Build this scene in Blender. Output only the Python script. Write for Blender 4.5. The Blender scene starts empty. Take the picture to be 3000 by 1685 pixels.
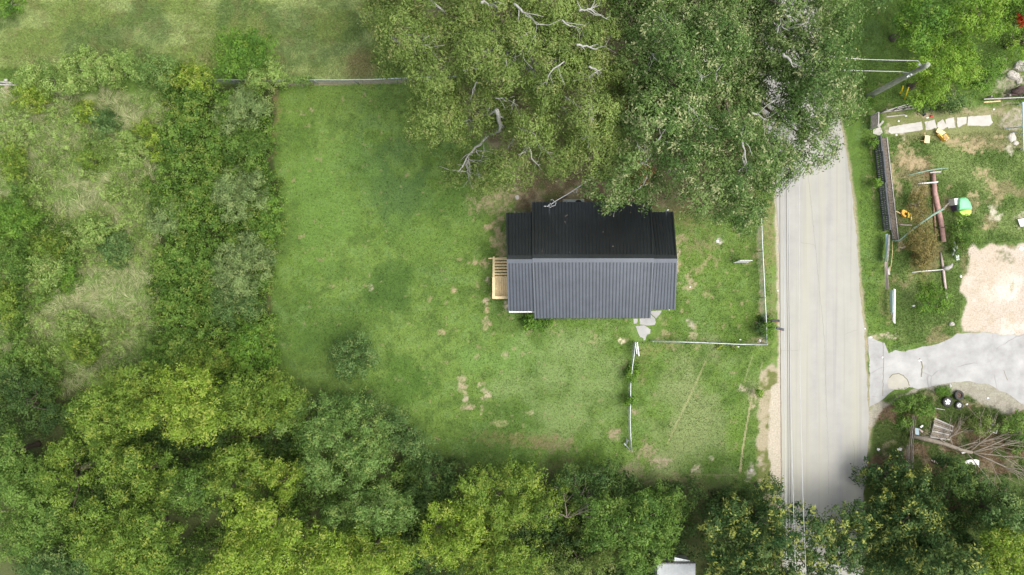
import bpy, math, random
import numpy as np
from mathutils import Vector, Matrix
random.seed(7)
S = bpy.context.scene
# ------------------------------------------------------------ camera, sky, sun, exposure
HC = 58.0                 # drone height above the ground (m)
PPM = 42.0                # photo pixels per metre at ground level
cam_d = bpy.data.cameras.new('camera'); cam = bpy.data.objects.new('camera', cam_d)
S.collection.objects.link(cam); cam.location = (0, 0, HC); cam.rotation_euler = (0, 0, 0)
cam_d.sensor_width = 36; cam_d.lens = HC * 36 / (3000 / PPM); cam_d.clip_end = 2000; cam_d.clip_start = 0.5
S.camera = cam
W = bpy.data.worlds.new("World"); S.world = W; W.use_nodes = True
nt = W.node_tree; bg = nt.nodes['Background']
sky = nt.nodes.new('ShaderNodeTexSky'); sky.sky_type = 'NISHITA'; sky.sun_disc = False
SUN_EL, SUN_AZ = math.radians(68), math.radians(106)      # azimuth clockwise from +Y (top of the photo)
sky.sun_elevation = SUN_EL; sky.sun_rotation = SUN_AZ; sky.dust_density = 3.5; sky.air_density = 1.0; sky.ozone_density = 1.0
hs_ = nt.nodes.new('ShaderNodeHueSaturation'); hs_.inputs['Saturation'].default_value = 0.4      # thin high cloud greys the sky
nt.links.new(sky.outputs[0], hs_.inputs['Color']); nt.links.new(hs_.outputs[0], bg.inputs[0]); bg.inputs[1].default_value = 0.14
sd = bpy.data.lights.new('sun', 'SUN'); sd.energy = 1.5; sd.angle = math.radians(32); sd.color = (1, 0.95, 0.86)
sun = bpy.data.objects.new('sun', sd); S.collection.objects.link(sun)
sv = Vector((math.cos(SUN_EL) * math.sin(SUN_AZ), math.cos(SUN_EL) * math.cos(SUN_AZ), math.sin(SUN_EL)))
sun.rotation_euler = sv.to_track_quat('Z', 'Y').to_euler(); sun.location = sv * 80
S.view_settings.view_transform = 'Standard'; S.view_settings.look = 'None'
S.view_settings.exposure = 0.88; S.view_settings.gamma = 1
S.render.resolution_x = 1024; S.render.resolution_y = 575
S.render.engine = 'CYCLES'
S.cycles.max_bounces = 5; S.cycles.diffuse_bounces = 3; S.cycles.glossy_bounces = 3; S.cycles.transmission_bounces = 4

# ------------------------------------------------------------ helpers
def P(px, py, z=0.0):
    """world point that stands at height z on the line of sight through photo pixel (px,py)"""
    k = (1 - z / HC) / PPM
    return Vector(((px - 1500) * k, -(py - 842.5) * k, z))
def Pn(px, py, z):
    k = (1 - z / HC) / PPM
    return np.stack([(px - 1500) * k, -(py - 842.5) * k, z + 0 * px], -1)
def tag(o, label=None, cat=None, group=None, kind=None):
    if label: o['label'] = label
    if cat: o['category'] = cat
    if group: o['group'] = group
    if kind: o['kind'] = kind
    return o
def empty(name, loc, label, cat, group=None):
    o = bpy.data.objects.new(name, None); S.collection.objects.link(o); o.location = loc
    o.empty_display_size = 0.2
    return tag(o, label, cat, group)
class MB:
    def __init__(s): s.v = []; s.f = []; s.mi = []
    def add(s, vs, fs, mi=0):
        b = len(s.v); s.v += [tuple(v) for v in vs]; s.f += [tuple(b + i for i in f) for f in fs]; s.mi += [mi] * len(fs)
    def box(s, c, size, rz=0.0, M=None, mi=0):
        hx, hy, hz = [a / 2 for a in size]
        vs = [Vector((x, y, z)) for z in (-hz, hz) for x, y in ((-hx, -hy), (hx, -hy), (hx, hy), (-hx, hy))]
        R = M if M is not None else Matrix.Rotation(rz, 3, 'Z')
        c = Vector(c)
        s.add([c + R @ v for v in vs], [(3, 2, 1, 0), (4, 5, 6, 7), (0, 1, 5, 4), (1, 2, 6, 5), (2, 3, 7, 6), (3, 0, 4, 7)], mi)
    def bar(s, a, b, w, h, mi=0, up=(0, 0, 1)):
        """box from a to b, width w across, height h along up"""
        a = Vector(a); b = Vector(b); d = b - a; L = d.length; d = d / L
        u = Vector(up); side = d.cross(u)
        if side.length < 1e-4: side = d.cross(Vector((1, 0, 0)))
        side.normalize(); u = side.cross(d)
        M = Matrix((d, side, u)).transposed()
        s.box((a + b) / 2, (L, w, h), M=M, mi=mi)
    def tube(s, pts, rad, n=6, mi=0):
        pts = [Vector(p) for p in pts]
        if not hasattr(rad, '__len__'): rad = [rad] * len(pts)
        vs = []
        for i, p in enumerate(pts):
            d = (pts[min(i + 1, len(pts) - 1)] - pts[max(i - 1, 0)]).normalized()
            a = d.cross(Vector((0.13, 0.21, 1))) if abs(d.z) < 0.95 else d.cross(Vector((1, 0.1, 0)))
            a.normalize(); b = d.cross(a)
            for k in range(n):
                t = 2 * math.pi * k / n; vs.append(p + (a * math.cos(t) + b * math.sin(t)) * rad[i])
        fs = []
        for i in range(len(pts) - 1):
            for k in range(n):
                fs.append((i * n + k, i * n + (k + 1) % n, (i + 1) * n + (k + 1) % n, (i + 1) * n + k))
        fs.append(tuple(range(n - 1, -1, -1))); fs.append(tuple((len(pts) - 1) * n + k for k in range(n)))
        s.add(vs, fs, mi)
    def prism(s, poly, z0, z1, mi=0):
        n = len(poly); vs = [(p[0], p[1], z0) for p in poly] + [(p[0], p[1], z1) for p in poly]
        ar = sum(poly[i][0] * poly[(i + 1) % n][1] - poly[(i + 1) % n][0] * poly[i][1] for i in range(n))
        fs = [tuple(range(n - 1, -1, -1)), tuple(range(n, 2 * n))] + [(i, (i + 1) % n, n + (i + 1) % n, n + i) for i in range(n)]
        if ar < 0: fs = [tuple(reversed(f)) for f in fs]
        s.add(vs, fs, mi)
    def lathe(s, prof, c, n=20, M=None, mi=0):
        c = Vector(c); M = M or Matrix.Identity(3); vs = []
        for r, z in prof:
            for k in range(n):
                t = 2 * math.pi * k / n; vs.append(c + M @ Vector((r * math.cos(t), r * math.sin(t), z)))
        fs = [(i * n + k, i * n + (k + 1) % n, (i + 1) * n + (k + 1) % n, (i + 1) * n + k) for i in range(len(prof) - 1) for k in range(n)]
        s.add(vs, fs, mi)
    def build(s, name, mats, parent=None, smooth=False, bevel=0, local=False):
        me = bpy.data.meshes.new(name); me.from_pydata(s.v, [], s.f)
        if not isinstance(mats, (list, tuple)): mats = [mats]
        for m in mats: me.materials.append(m)
        if len(mats) > 1: me.polygons.foreach_set('material_index', s.mi)
        if smooth: me.polygons.foreach_set('use_smooth', [True] * len(s.f))
        me.update(); o = bpy.data.objects.new(name, me); S.collection.objects.link(o)
        if parent is not None:
            o.parent = parent; o.matrix_parent_inverse = Matrix.Identity(4)
            o.location = -Vector(parent.location) if (parent.type == 'EMPTY' and not local) else (0, 0, 0)
        if bevel:
            b = o.modifiers.new('bevel', 'BEVEL'); b.width = bevel; b.segments = 2; b.limit_method = 'ANGLE'
        return o

def poly_in(px, py, poly):
    x = np.asarray(px, float); y = np.asarray(py, float); ins = np.zeros(x.shape, bool)
    n = len(poly)
    for i in range(n):
        x1, y1 = poly[i]; x2, y2 = poly[(i + 1) % n]
        c = ((y1 > y) != (y2 > y)) & (x < (x2 - x1) * (y - y1) / ((y2 - y1) if y2 != y1 else 1e-9) + x1)
        ins ^= c
    return ins
def seg_dist(x, y, pts, closed=True):
    d = np.full(np.shape(x), 1e9); n = len(pts)
    for i in range(n if closed else n - 1):
        x1, y1 = pts[i]; x2, y2 = pts[(i + 1) % n]; dx, dy = x2 - x1, y2 - y1
        t = np.clip(((x - x1) * dx + (y - y1) * dy) / (dx * dx + dy * dy + 1e-9), 0, 1)
        d = np.minimum(d, np.hypot(x - x1 - t * dx, y - y1 - t * dy))
    return d
def sdf(x, y, poly):      # positive inside
    d = seg_dist(x, y, poly); return np.where(poly_in(x, y, poly), d, -d)
def vnoise(x, y, scale, seed):
    x = np.asarray(x) / scale + 1000.3; y = np.asarray(y) / scale + 1000.7
    xi = np.floor(x).astype(np.int64); yi = np.floor(y).astype(np.int64); fx = x - xi; fy = y - yi
    fx = fx * fx * (3 - 2 * fx); fy = fy * fy * (3 - 2 * fy)
    def h(a, b):
        n = (a * 374761393 + b * 668265263 + seed * 974634777) & 0xffffffff
        n = ((n ^ (n >> 13)) * 1274126177) & 0xffffffff
        return ((n ^ (n >> 16)) & 0xffff) / 65535.0
    return (h(xi, yi) * (1 - fx) + h(xi + 1, yi) * fx) * (1 - fy) + (h(xi, yi + 1) * (1 - fx) + h(xi + 1, yi + 1) * fx) * fy
def fbm(x, y, scale, seed, o=4):
    s = 0; a = 1; t = 0
    for i in range(o):
        s = s + a * vnoise(x, y, scale / 2 ** i, seed + i * 17); t += a; a *= 0.55
    return s / t
def sstep(a, b, x):
    t = np.clip((x - a) / (b - a), 0, 1); return t * t * (3 - 2 * t)

# ------------------------------------------------------------ materials
def mat(name, col, rough=0.7, var=0.12, scale=6, metal=0.0, bump=0.1, spec=0.4, col2=None, stretch=(1, 1, 1), fine=True):
    m = bpy.data.materials.new(name); m.use_nodes = True; n = m.node_tree.nodes; l = m.node_tree.links
    b = n['Principled BSDF']; b.inputs['Roughness'].default_value = rough; b.inputs['Metallic'].default_value = metal
    b.inputs['Specular IOR Level'].default_value = spec
    tc = n.new('ShaderNodeTexCoord'); mp = n.new('ShaderNodeMapping'); mp.inputs['Scale'].default_value = stretch
    l.new(tc.outputs['Object'], mp.inputs['Vector'])
    nz = n.new('ShaderNodeTexNoise'); nz.inputs['Scale'].default_value = scale; nz.inputs['Detail'].default_value = 6
    nz.inputs['Roughness'].default_value = 0.65
    l.new(mp.outputs[0], nz.inputs['Vector'])
    cr = n.new('ShaderNodeValToRGB'); cr.color_ramp.elements[0].position = 0.3; cr.color_ramp.elements[1].position = 0.7
    c2 = col2 if col2 else [min(1, c * (1 + var)) for c in col]
    c1 = [c * (1 - var) for c in col] if not col2 else col
    cr.color_ramp.elements[0].color = (*c1, 1); cr.color_ramp.elements[1].color = (*c2, 1)
    l.new(nz.outputs[0], cr.inputs[0]); l.new(cr.outputs[0], b.inputs['Base Color'])
    if bump:
        bp = n.new('ShaderNodeBump'); bp.inputs['Strength'].default_value = bump; bp.inputs['Distance'].default_value = 0.02
        n2 = n.new('ShaderNodeTexNoise'); n2.inputs['Scale'].default_value = scale * 5; l.new(mp.outputs[0], n2.inputs['Vector'])
        l.new(n2.outputs[0], bp.inputs['Height']); l.new(bp.outputs[0], b.inputs['Normal'])
    return m
def leaf_mat(name, trans=0.26, rough=0.6, spec=0.16):
    m = bpy.data.materials.new(name); m.use_nodes = True; n = m.node_tree.nodes; l = m.node_tree.links
    b = n['Principled BSDF']; out = n['Material Output']; b.inputs['Roughness'].default_value = rough
    b.inputs['Specular IOR Level'].default_value = spec
    a = n.new('ShaderNodeAttribute'); a.attribute_name = 'col'
    tr = n.new('ShaderNodeBsdfTranslucent'); mx = n.new('ShaderNodeMixShader'); mx.inputs[0].default_value = trans
    hs = n.new('ShaderNodeHueSaturation'); hs.inputs['Hue'].default_value = 0.49; hs.inputs['Value'].default_value = 1.15
    l.new(a.outputs['Color'], b.inputs['Base Color']); l.new(a.outputs['Color'], hs.inputs['Color']); l.new(hs.outputs[0], tr.inputs['Color'])
    l.new(b.outputs[0], mx.inputs[1]); l.new(tr.outputs[0], mx.inputs[2]); l.new(mx.outputs[0], out.inputs['Surface'])
    return m
M_leaf = leaf_mat('leaf'); M_blade = leaf_mat('grass_blade', 0.3, 0.7, 0.2)
M_bark = mat('bark', (0.13, 0.105, 0.08), 0.9, 0.3, 8, bump=0.6)
M_pale = mat('pale_bark', (0.36, 0.355, 0.32), 0.8, 0.25, 9, bump=0.4)
M_dead = mat('dead_wood', (0.25, 0.215, 0.17), 0.9, 0.3, 9, bump=0.4)
M_roof = mat('charcoal_steel', (0.160, 0.172, 0.186), 0.30, 0.10, 1.2, metal=1.0, bump=0.02, spec=0.5)
M_trim = mat('steel_trim', (0.185, 0.198, 0.212), 0.30, 0.08, 2, metal=1.0, bump=0.0, spec=0.5)
M_wall = mat('siding', (0.55, 0.55, 0.53), 0.7, 0.05, 3)
M_white = mat('white_paint', (0.78, 0.78, 0.76), 0.5, 0.06, 5)
M_glass = mat('window_glass', (0.03, 0.035, 0.04), 0.1, 0.1, 1, bump=0, spec=0.8)
M_pine = mat('new_pine', (0.74, 0.58, 0.32), 0.65, 0.22, 3.5, stretch=(6, 1, 1), bump=0.15)
M_pine2 = mat('new_pine_rail', (0.70, 0.56, 0.32), 0.65, 0.14, 3, bump=0.1)
M_galv = mat('galvanised', (0.50, 0.54, 0.54), 0.4, 0.15, 9, metal=0.55, bump=0.05)
M_mesh = mat('wire_mesh', (0.22, 0.25, 0.22), 0.5, 0.2, 9, metal=0.3, bump=0)
M_rust = mat('rusty_steel', (0.28, 0.17, 0.11), 0.7, 0.35, 7, bump=0.2)
M_black = mat('black_plastic', (0.02, 0.021, 0.024), 0.3, 0.2, 6, bump=0.02, spec=0.6)
M_cable = mat('cable', (0.20, 0.205, 0.21), 0.45, 0.1, 3, bump=0)
M_lcable = mat('bare_cable', (0.52, 0.53, 0.53), 0.4, 0.08, 3, metal=0.2, bump=0)
M_pole = mat('pole_wood', (0.33, 0.35, 0.28), 0.85, 0.35, 5, stretch=(1, 1, .3), bump=0.5)
M_grey = mat('weathered_wood', (0.24, 0.22, 0.20), 0.9, 0.4, 8, bump=0.4)
M_greyl = mat('silvered_wood', (0.42, 0.40, 0.37), 0.85, 0.3, 8, bump=0.3)
M_pallet = mat('pallet_wood', (0.10, 0.105, 0.115), 0.85, 0.35, 6, bump=0.3)
M_brownpl = mat('brown_planks', (0.15, 0.125, 0.10), 0.9, 0.4, 9, bump=0.4)
M_blue = mat('pale_blue_sheet', (0.48, 0.62, 0.68), 0.45, 0.12, 4, bump=0.05)
M_pink = mat('pinkish_board', (0.50, 0.40, 0.37), 0.8, 0.2, 6)
M_log = mat('red_brown_pipe', (0.38, 0.23, 0.20), 0.75, 0.3, 3, bump=0.2)
M_gpole = mat('green_pole', (0.22, 0.33, 0.25), 0.6, 0.3, 9)
M_tan = mat('tan_plastic', (0.80, 0.60, 0.32), 0.5, 0.08, 3)
M_orange = mat('orange_plastic', (0.85, 0.45, 0.04), 0.45, 0.1, 3)
M_yellow = mat('yellow_plastic', (0.85, 0.60, 0.02), 0.4, 0.06, 3)
M_green = mat('green_plastic', (0.22, 0.60, 0.32), 0.5, 0.08, 2)
M_lime = mat('lime_plastic', (0.50, 0.80, 0.12), 0.5, 0.06, 2)
M_purple = mat('purple_plastic', (0.10, 0.06, 0.13), 0.5, 0.1, 3)
M_tarp = mat('white_tarp', (0.70, 0.74, 0.72), 0.5, 0.12, 8, bump=0.5)
M_rubber = mat('tyre_rubber', (0.055, 0.055, 0.053), 0.85, 0.3, 14, bump=0.3)
M_alloy = mat('alloy_rim', (0.70, 0.71, 0.72), 0.35, 0.08, 8, metal=0.4, bump=0)
M_rrim = mat('rusty_rim', (0.12, 0.08, 0.06), 0.8, 0.4, 12)
M_rock = mat('pale_rock', (0.46, 0.43, 0.38), 0.9, 0.25, 3, bump=0.8)
M_red = mat('red_cloth', (0.55, 0.06, 0.05), 0.7, 0.2, 5)
M_shed = mat('white_tin', (0.40, 0.42, 0.42), 0.4, 0.14, 2, bump=0.05)
M_fan = mat('fan_black', (0.015, 0.015, 0.016), 0.5, 0.1, 5, bump=0)

# concrete / asphalt with their own wear
def paved(name, c_lo, c_hi, scale, crack=0.5, crack_scale=0.35, speck=0.25, bands=None):
    m = bpy.data.materials.new(name); m.use_nodes = True; n = m.node_tree.nodes; l = m.node_tree.links
    b = n['Principled BSDF']; b.inputs['Roughness'].default_value = 0.85; b.inputs['Specular IOR Level'].default_value = 0.25
    tc = n.new('ShaderNodeTexCoord')
    def noise(s, d=6, st=None, r=0.6):
        z = n.new('ShaderNodeTexNoise'); z.inputs['Scale'].default_value = s; z.inputs['Detail'].default_value = d; z.inputs['Roughness'].default_value = r
        if st:
            mp = n.new('ShaderNodeMapping'); mp.inputs['Scale'].default_value = st; l.new(tc.outputs['Object'], mp.inputs[0]); l.new(mp.outputs[0], z.inputs['Vector'])
        else: l.new(tc.outputs['Object'], z.inputs['Vector'])
        return z
    def mix(f, a, bb, typ='MIX'):
        x = n.new('ShaderNodeMix'); x.data_type = 'RGBA'; x.blend_type = typ
        if isinstance(f, float): x.inputs[0].default_value = f
        else: l.new(f, x.inputs[0])
        for i, c in ((6, a), (7, bb)):
            if isinstance(c, tuple): x.inputs[i].default_value = (*c, 1)
            else: l.new(c, x.inputs[i])
        return x.outputs[2]
    def ramp(s, p0, p1, v0=0.0, v1=1.0):
        r = n.new('ShaderNodeMapRange'); r.inputs[1].default_value = p0; r.inputs[2].default_value = p1
        r.inputs[3].default_value = v0; r.inputs[4].default_value = v1; l.new(s, r.inputs[0]); return r.outputs[0]
    col = mix(ramp(noise(scale).outputs[0], 0.3, 0.7), c_lo, c_hi)
    if bands:
        col = mix(ramp(noise(1.0, 3, (1.1, 0.03, 1)).outputs[0], 0.35, 0.65, 0, bands[1]), col, bands[0])
        col = mix(ramp(noise(2.5, 2, (1.3, 0.02, 1)).outputs[0], 0.52, 0.66, 0, 0.35), col, tuple(c * 0.78 for c in c_lo))
    col = mix(ramp(noise(22, 3).outputs[0], 0.58, 0.72, 0, speck), col, tuple(c * 0.55 for c in c_lo))
    if crack:
        vo = n.new('ShaderNodeTexVoronoi'); vo.feature = 'DISTANCE_TO_EDGE'; vo.inputs['Scale'].default_value = crack_scale
        wz = noise(0.7, 2); ad = n.new('ShaderNodeVectorMath'); ad.operation = 'MULTIPLY_ADD'
        l.new(wz.outputs[1], ad.inputs[0]); ad.inputs[1].default_value = (.8, .8, 0); l.new(tc.outputs['Object'], ad.inputs[2])
        l.new(ad.outputs[0], vo.inputs['Vector'])
        f = ramp(vo.outputs['Distance'], 0.0, 0.012, crack, 0.0)
        mk = n.new('ShaderNodeMath'); mk.operation = 'MULTIPLY'; l.new(f, mk.inputs[0]); l.new(ramp(noise(0.5, 2).outputs[0], 0.45, 0.6), mk.inputs[1])
        col = mix(mk.outputs[0], col, tuple(c * 0.35 for c in c_lo))
    l.new(col, b.inputs['Base Color'])
    bp = n.new('ShaderNodeBump'); bp.inputs['Strength'].default_value = 0.3; bp.inputs['Distance'].default_value = 0.01
    l.new(noise(40, 3).outputs[0], bp.inputs['Height']); l.new(bp.outputs[0], b.inputs['Normal'])
    return m
M_road = paved('worn_asphalt', (0.315, 0.312, 0.298), (0.375, 0.37, 0.348), 0.8, 0.0, 0.16, 0.12, ((0.385, 0.375, 0.308), 0.8))
M_conc = paved('old_concrete', (0.29, 0.288, 0.28), (0.45, 0.445, 0.43), 0.8, 0.45, 0.3, 0.25)
M_walk = paved('walk_concrete', (0.42, 0.40, 0.36), (0.54, 0.52, 0.48), 1.5, 0.4, 0.5, 0.35)

# ------------------------------------------------------------ ground sheet with its own soil / grass cover map
LAWN_D = (0.056, 0.110, 0.023); LAWN = (0.106, 0.178, 0.033); LAWN_L = (0.150, 0.228, 0.052)
def blend(c, k, rgb):
    return c * (1 - k[..., None]) + np.array(rgb) * k[..., None]
road_L = [(2140, -400), (2178, -60), (2187, 60), (2215, 200), (2240, 330), (2262, 450), (2272, 530), (2281, 700), (2284, 850), (2287, 1000), (2288, 1200), (2290, 1300), (2291, 1480), (2296, 1690), (2300, 1760), (2310, 2100)]
road_R = [(2550, 2100), (2532, 1760), (2528, 1690), (2526, 1480), (2536, 1400), (2543, 1300), (2546, 1230), (2541, 1150), (2534, 1060), (2531, 960), (2521, 880), (2515, 780), (2508, 680), (2499, 600), (2486, 500), (2470, 400), (2452, 320), (2430, 220), (2405, 110), (2390, 0), (2370, -80), (2330, -400)]
def soft(x, y, poly, w, nz, ns, seed):
    """cover mask: 1 inside poly, ragged edge (pixels)"""
    d = sdf(x, y, poly) + (fbm(x, y, ns, seed) - 0.5) * nz
    return sstep(-w, w, d)
def cover(px, py):
    """returns albedo, grass height factor (0 bare .. 1 lawn)"""
    n1 = fbm(px, py, 300, 1); n2 = fbm(px, py, 90, 2); n3 = fbm(px, py, 28, 3); n4 = fbm(px, py, 9, 4, 2)
    c = np.zeros(px.shape + (3,)) + np.array(LAWN)
    c = blend(c, sstep(.4, .7, vnoise(px, py * .05, 34, 13)) * .22, LAWN_L); c = blend(c, sstep(0.42, 0.68, n1 * 0.6 + n2 * 0.4) * 0.85, LAWN_L)
    c = blend(c, sstep(0.52, 0.66, fbm(px, py, 220, 11) * 0.6 + n3 * 0.4) * 0.65, LAWN_D)
    c = blend(c, sstep(0.52, 0.70, n3) * 0.5, (0.150, 0.235, 0.070))
    c = blend(c, sstep(0.50, 0.36, n3) * 0.5, (0.070, 0.122, 0.030))
    c = blend(c, sstep(0.56, 0.74, n4) * 0.35, (0.055, 0.098, 0.024))
    g = np.ones(px.shape)
    def el(x, y, rx, ry, col, k, ns=70, nz=2.2, seed=5):
        nonlocal c
        d = 1 - np.hypot((px - x) / rx, (py - y) / ry) + (fbm(px, py, ns, seed) - 0.5) * nz
        c = blend(c, sstep(-0.25, 0.75, d) * k, col)
    # darker and lighter lawn swards, plus the oak's soft shadow painted to its left
    for a in ((1120, 810, 150, 60, LAWN_D, .75), (1130, 880, 170, 40, LAWN_D, .7), (1150, 560, 110, 150, (0.066, 0.122, 0.036), .8), (1000, 1000, 160, 70, LAWN_D, .6),
              (1320, 600, 80, 90, (0.07, 0.14, 0.03), .5), (960, 600, 140, 160, (0.125, 0.215, 0.046), .7), (1240, 700, 150, 70, (0.12, 0.20, 0.04), .5),
              (1450, 1040, 200, 70, (0.14, 0.235, 0.058), .8), (1680, 1120, 190, 150, (0.185, 0.255, 0.09), .85), (1180, 1130, 120, 90, (0.055, 0.12, 0.02), .6),
              (2040, 1200, 150, 190, (0.195, 0.245, 0.095), .95), (2160, 1260, 40, 110, (0.12, 0.21, 0.03), .6), (2070, 790, 70, 60, (0.13, 0.21, 0.04), .6), (2150, 920, 60, 50, (0.13, 0.22, 0.035), .7),
              (960, 300, 130, 60, (0.125, 0.19, 0.04), .6)):
        el(*a)
    # top-left meadow: yellower, streaky
    k = soft(px, py, [(-200, -300), (1100, -300), (1100, 232), (830, 232), (700, 200), (0, 200), (-200, 220)], 10, 20, 60, 21)
    st = fbm(px * 0.35, py, 45, 22)
    mc = blend(np.zeros(px.shape + (3,)) + np.array((0.175, 0.235, 0.066)), sstep(0.4, 0.65, st), (0.26, 0.32, 0.12))
    mc = blend(mc, sstep(0.55, 0.7, fbm(px, py, 120, 23)) * .6, (0.085, 0.145, 0.045))
    mc = blend(mc, sstep(0.56, 0.68, n3) * .4, (0.17, 0.17, 0.07))
    c = c * (1 - k[..., None]) + mc * k[..., None]
    el(1060, 190, 60, 60, (0.22, 0.19, 0.085), .7, 20, 1.2)
    # rough field on the left
    k = soft(px, py, [(-300, 290), (520, 260), (500, 480), (440, 600), (470, 760), (470, 900), (440, 1080), (300, 1200), (-300, 1300)], 12, 60, 60, 31)
    st = fbm(px * 0.6 + py * 0.25, py, 40, 32)
    rc = blend(np.zeros(px.shape + (3,)) + np.array((0.16, 0.22, 0.07)), sstep(0.45, 0.68, st), (0.32, 0.34, 0.17))
    rc = blend(rc, sstep(0.5, 0.66, fbm(px, py, 110, 33)) * .8, (0.075, 0.11, 0.032))
    c = c * (1 - k[..., None]) + rc * k[..., None]; g = g * (1 - k)
    # woodland floor bottom + left edge + thicket bed
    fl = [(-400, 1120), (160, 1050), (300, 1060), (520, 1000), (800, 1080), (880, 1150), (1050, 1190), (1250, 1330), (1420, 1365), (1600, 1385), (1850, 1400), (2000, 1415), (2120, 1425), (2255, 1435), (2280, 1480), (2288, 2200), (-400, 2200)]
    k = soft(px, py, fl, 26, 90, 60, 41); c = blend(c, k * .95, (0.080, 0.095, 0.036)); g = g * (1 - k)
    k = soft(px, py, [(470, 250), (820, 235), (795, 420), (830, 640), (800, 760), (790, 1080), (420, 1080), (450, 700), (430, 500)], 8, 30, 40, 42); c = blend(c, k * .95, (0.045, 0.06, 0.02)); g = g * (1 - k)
    # leaf litter and worn soil under the big oaks
    k = soft(px, py, [(1400, 360), (1460, 480), (1500, 550), (1520, 610), (1560, 640), (1800, 640), (2010, 615), (2080, 640), (2210, 640), (2210, 400), (2150, 200), (2120, -200), (1150, -200), (1150, 120), (1300, 300)], 18, 70, 60, 51)
    lc = blend(np.zeros(px.shape + (3,)) + np.array((0.125, 0.10, 0.06)), sstep(0.48, 0.65, n3), (0.21, 0.18, 0.11))
    lc = blend(lc, sstep(0.55, 0.7, fbm(px, py, 60, 52)) * .7, (0.08, 0.11, 0.03))
    c = c * (1 - k[..., None]) + lc * k[..., None]; g = g * (1 - k * .85)
    nsp = fbm(px, py, 6, 66, 2)
    # scattered worn, tan spots
    def spot(x, y, rx, ry, col=(0.36, 0.28, 0.17), k=0.85, ns=12, nz=2.4, seed=61):
        nonlocal c, g
        w = 1 - np.hypot((px - x) / rx, (py - y) / ry) + (fbm(px, py, ns, seed + int(x)) - 0.5) * nz
        m = sstep(-0.1, 0.5, w) * k * (.35 + .65 * sstep(.38, .58, nsp)); c = blend(c, m, col); g = g * (1 - m)
    for a in ((1462, 690, 22, 60), (1470, 745, 14, 20), (1428, 665, 14, 10), (1500, 575, 50, 30, (.30, .24, .15)), (1440, 590, 55, 40, (.30, .25, .15)), (1512, 580, 8, 8, (.5, .48, .42)), (1410, 770, 22, 16), (1432, 818, 10, 12, (.42, .36, .26)),
              (1330, 850, 10, 12), (1425, 885, 8, 14, (.42, .34, .24)), (1426, 908, 8, 9), (1429, 940, 16, 16, (.33, .26, .17)), (1297, 975, 14, 9), (1420, 960, 10, 10), (1484, 895, 9, 14, (.45, .38, .28)),
              (1822, 999, 12, 11, (.62, .54, .38), 1.0, 8, .5), (1480, 1040, 14, 14, (.30, .28, .16)), (1504, 1020, 6, 6), (1085, 840, 8, 10, (.3, .28, .18)), (1375, 770, 8, 6), (1345, 760, 8, 5),
              (1355, 1130, 16, 30, (.36, .30, .20)), (1365, 1165, 12, 14, (.42, .35, .26)), (1375, 1195, 18, 12, (.36, .29, .2)), (1408, 1125, 12, 10, (.36, .3, .2)), (1425, 1155, 14, 16, (.42, .35, .25)), (1412, 1195, 8, 26, (.36, .3, .2)),
              (1470, 1240, 30, 8, (.26, .26, .12)), (1545, 1208, 16, 8, (.36, .32, .2)), (1620, 1300, 60, 30, (.26, .2, .12), .6), (1550, 1290, 80, 22, (.2, .16, .08), .5), (1450, 1285, 90, 24, (.16, .14, .06), .5), (1800, 1270, 16, 22, (.3, .24, .16)), (1858, 1210, 10, 12, (.36, .28, .2)),
              (1890, 1320, 40, 30, (.3, .24, .16), .7), (1940, 1355, 26, 16, (.38, .3, .22), .8), (1850, 1370, 40, 30, (.25, .2, .14), .7), (1990, 1402, 120, 18, (.2, .17, .1), .6), (1650, 1360, 60, 26, (.12, .10, .055), .6),
              (1985, 770, 8, 60, (.42, .34, .24)), (2000, 700, 22, 16, (.3, .24, .15)), (2015, 590, 36, 26, (.18, .13, .07), .7), (2020, 640, 60, 40, (.2, .17, .08), .6), (2060, 720, 50, 22, (.24, .2, .11), .6), (2020, 830, 16, 24, (.34, .28, .18)), (2025, 950, 16, 18, (.38, .34, .26)), (2030, 985, 14, 10, (.32, .28, .18)), (2110, 705, 14, 8, (.5, .47, .4)),
              (2220, 1165, 26, 28, (.42, .34, .24)), (2178, 1135, 16, 14, (.42, .38, .26)), (2200, 1380, 18, 26, (.42, .37, .3)), (2083, 1342, 7, 6, (.5, .45, .34)), (2040, 1375, 14, 12, (.45, .38, .28)), (1900, 1030, 40, 20, (.2, .2, .08), .6), (1960, 1005, 22, 26, (.24, .2, .1), .5), (1880, 1070, 26, 60, (.14, .15, .05), .5),
              (2262, 900, 20, 160, (.2, .19, .09), .55), (2250, 690, 20, 120, (.24, .2, .1), .7), (2222, 700, 8, 60, (.3, .24, .15), .7), (2232, 860, 9, 90, (.3, .24, .16), .75), (2225, 1000, 22, 14, (.4, .32, .22), .8), (810, 310, 12, 90, (.2, .15, .08), .6), (800, 620, 12, 60, (.2, .15, .08), .6), (795, 420, 12, 60, (.18, .14, .07), .6), (790, 900, 12, 60, (.14, .12, .05), .5),
              (914, 325, 8, 8, (.3, .26, .15)), (890, 335, 10, 5, (.3, .26, .15)), (1360, 370, 30, 22, (.3, .22, .14), .8), (1400, 380, 30, 30, (.14, .1, .06), .8), (1450, 545, 30, 12, (.33, .27, .18), .9), (1500, 552, 26, 16, (.36, .29, .2), .9), (15, 262, 20, 14, (.5, .42, .3), .9), (1400, 1045, 10, 8, (.25, .25, .12))):
        spot(*a)
    # general sprinkling of little tan spots around the yard
    w = fbm(px, py, 22, 71, 3); yard = soft(px, py, [(1330, 560), (2240, 560), (2250, 1010), (2000, 1060), (1500, 1000), (1380, 950)], 30, 90, 90, 72)
    m = sstep(0.70, 0.82, w) * yard * .55; c = blend(c, m, (0.33, 0.27, 0.16)); g = g * (1 - m)
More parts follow.
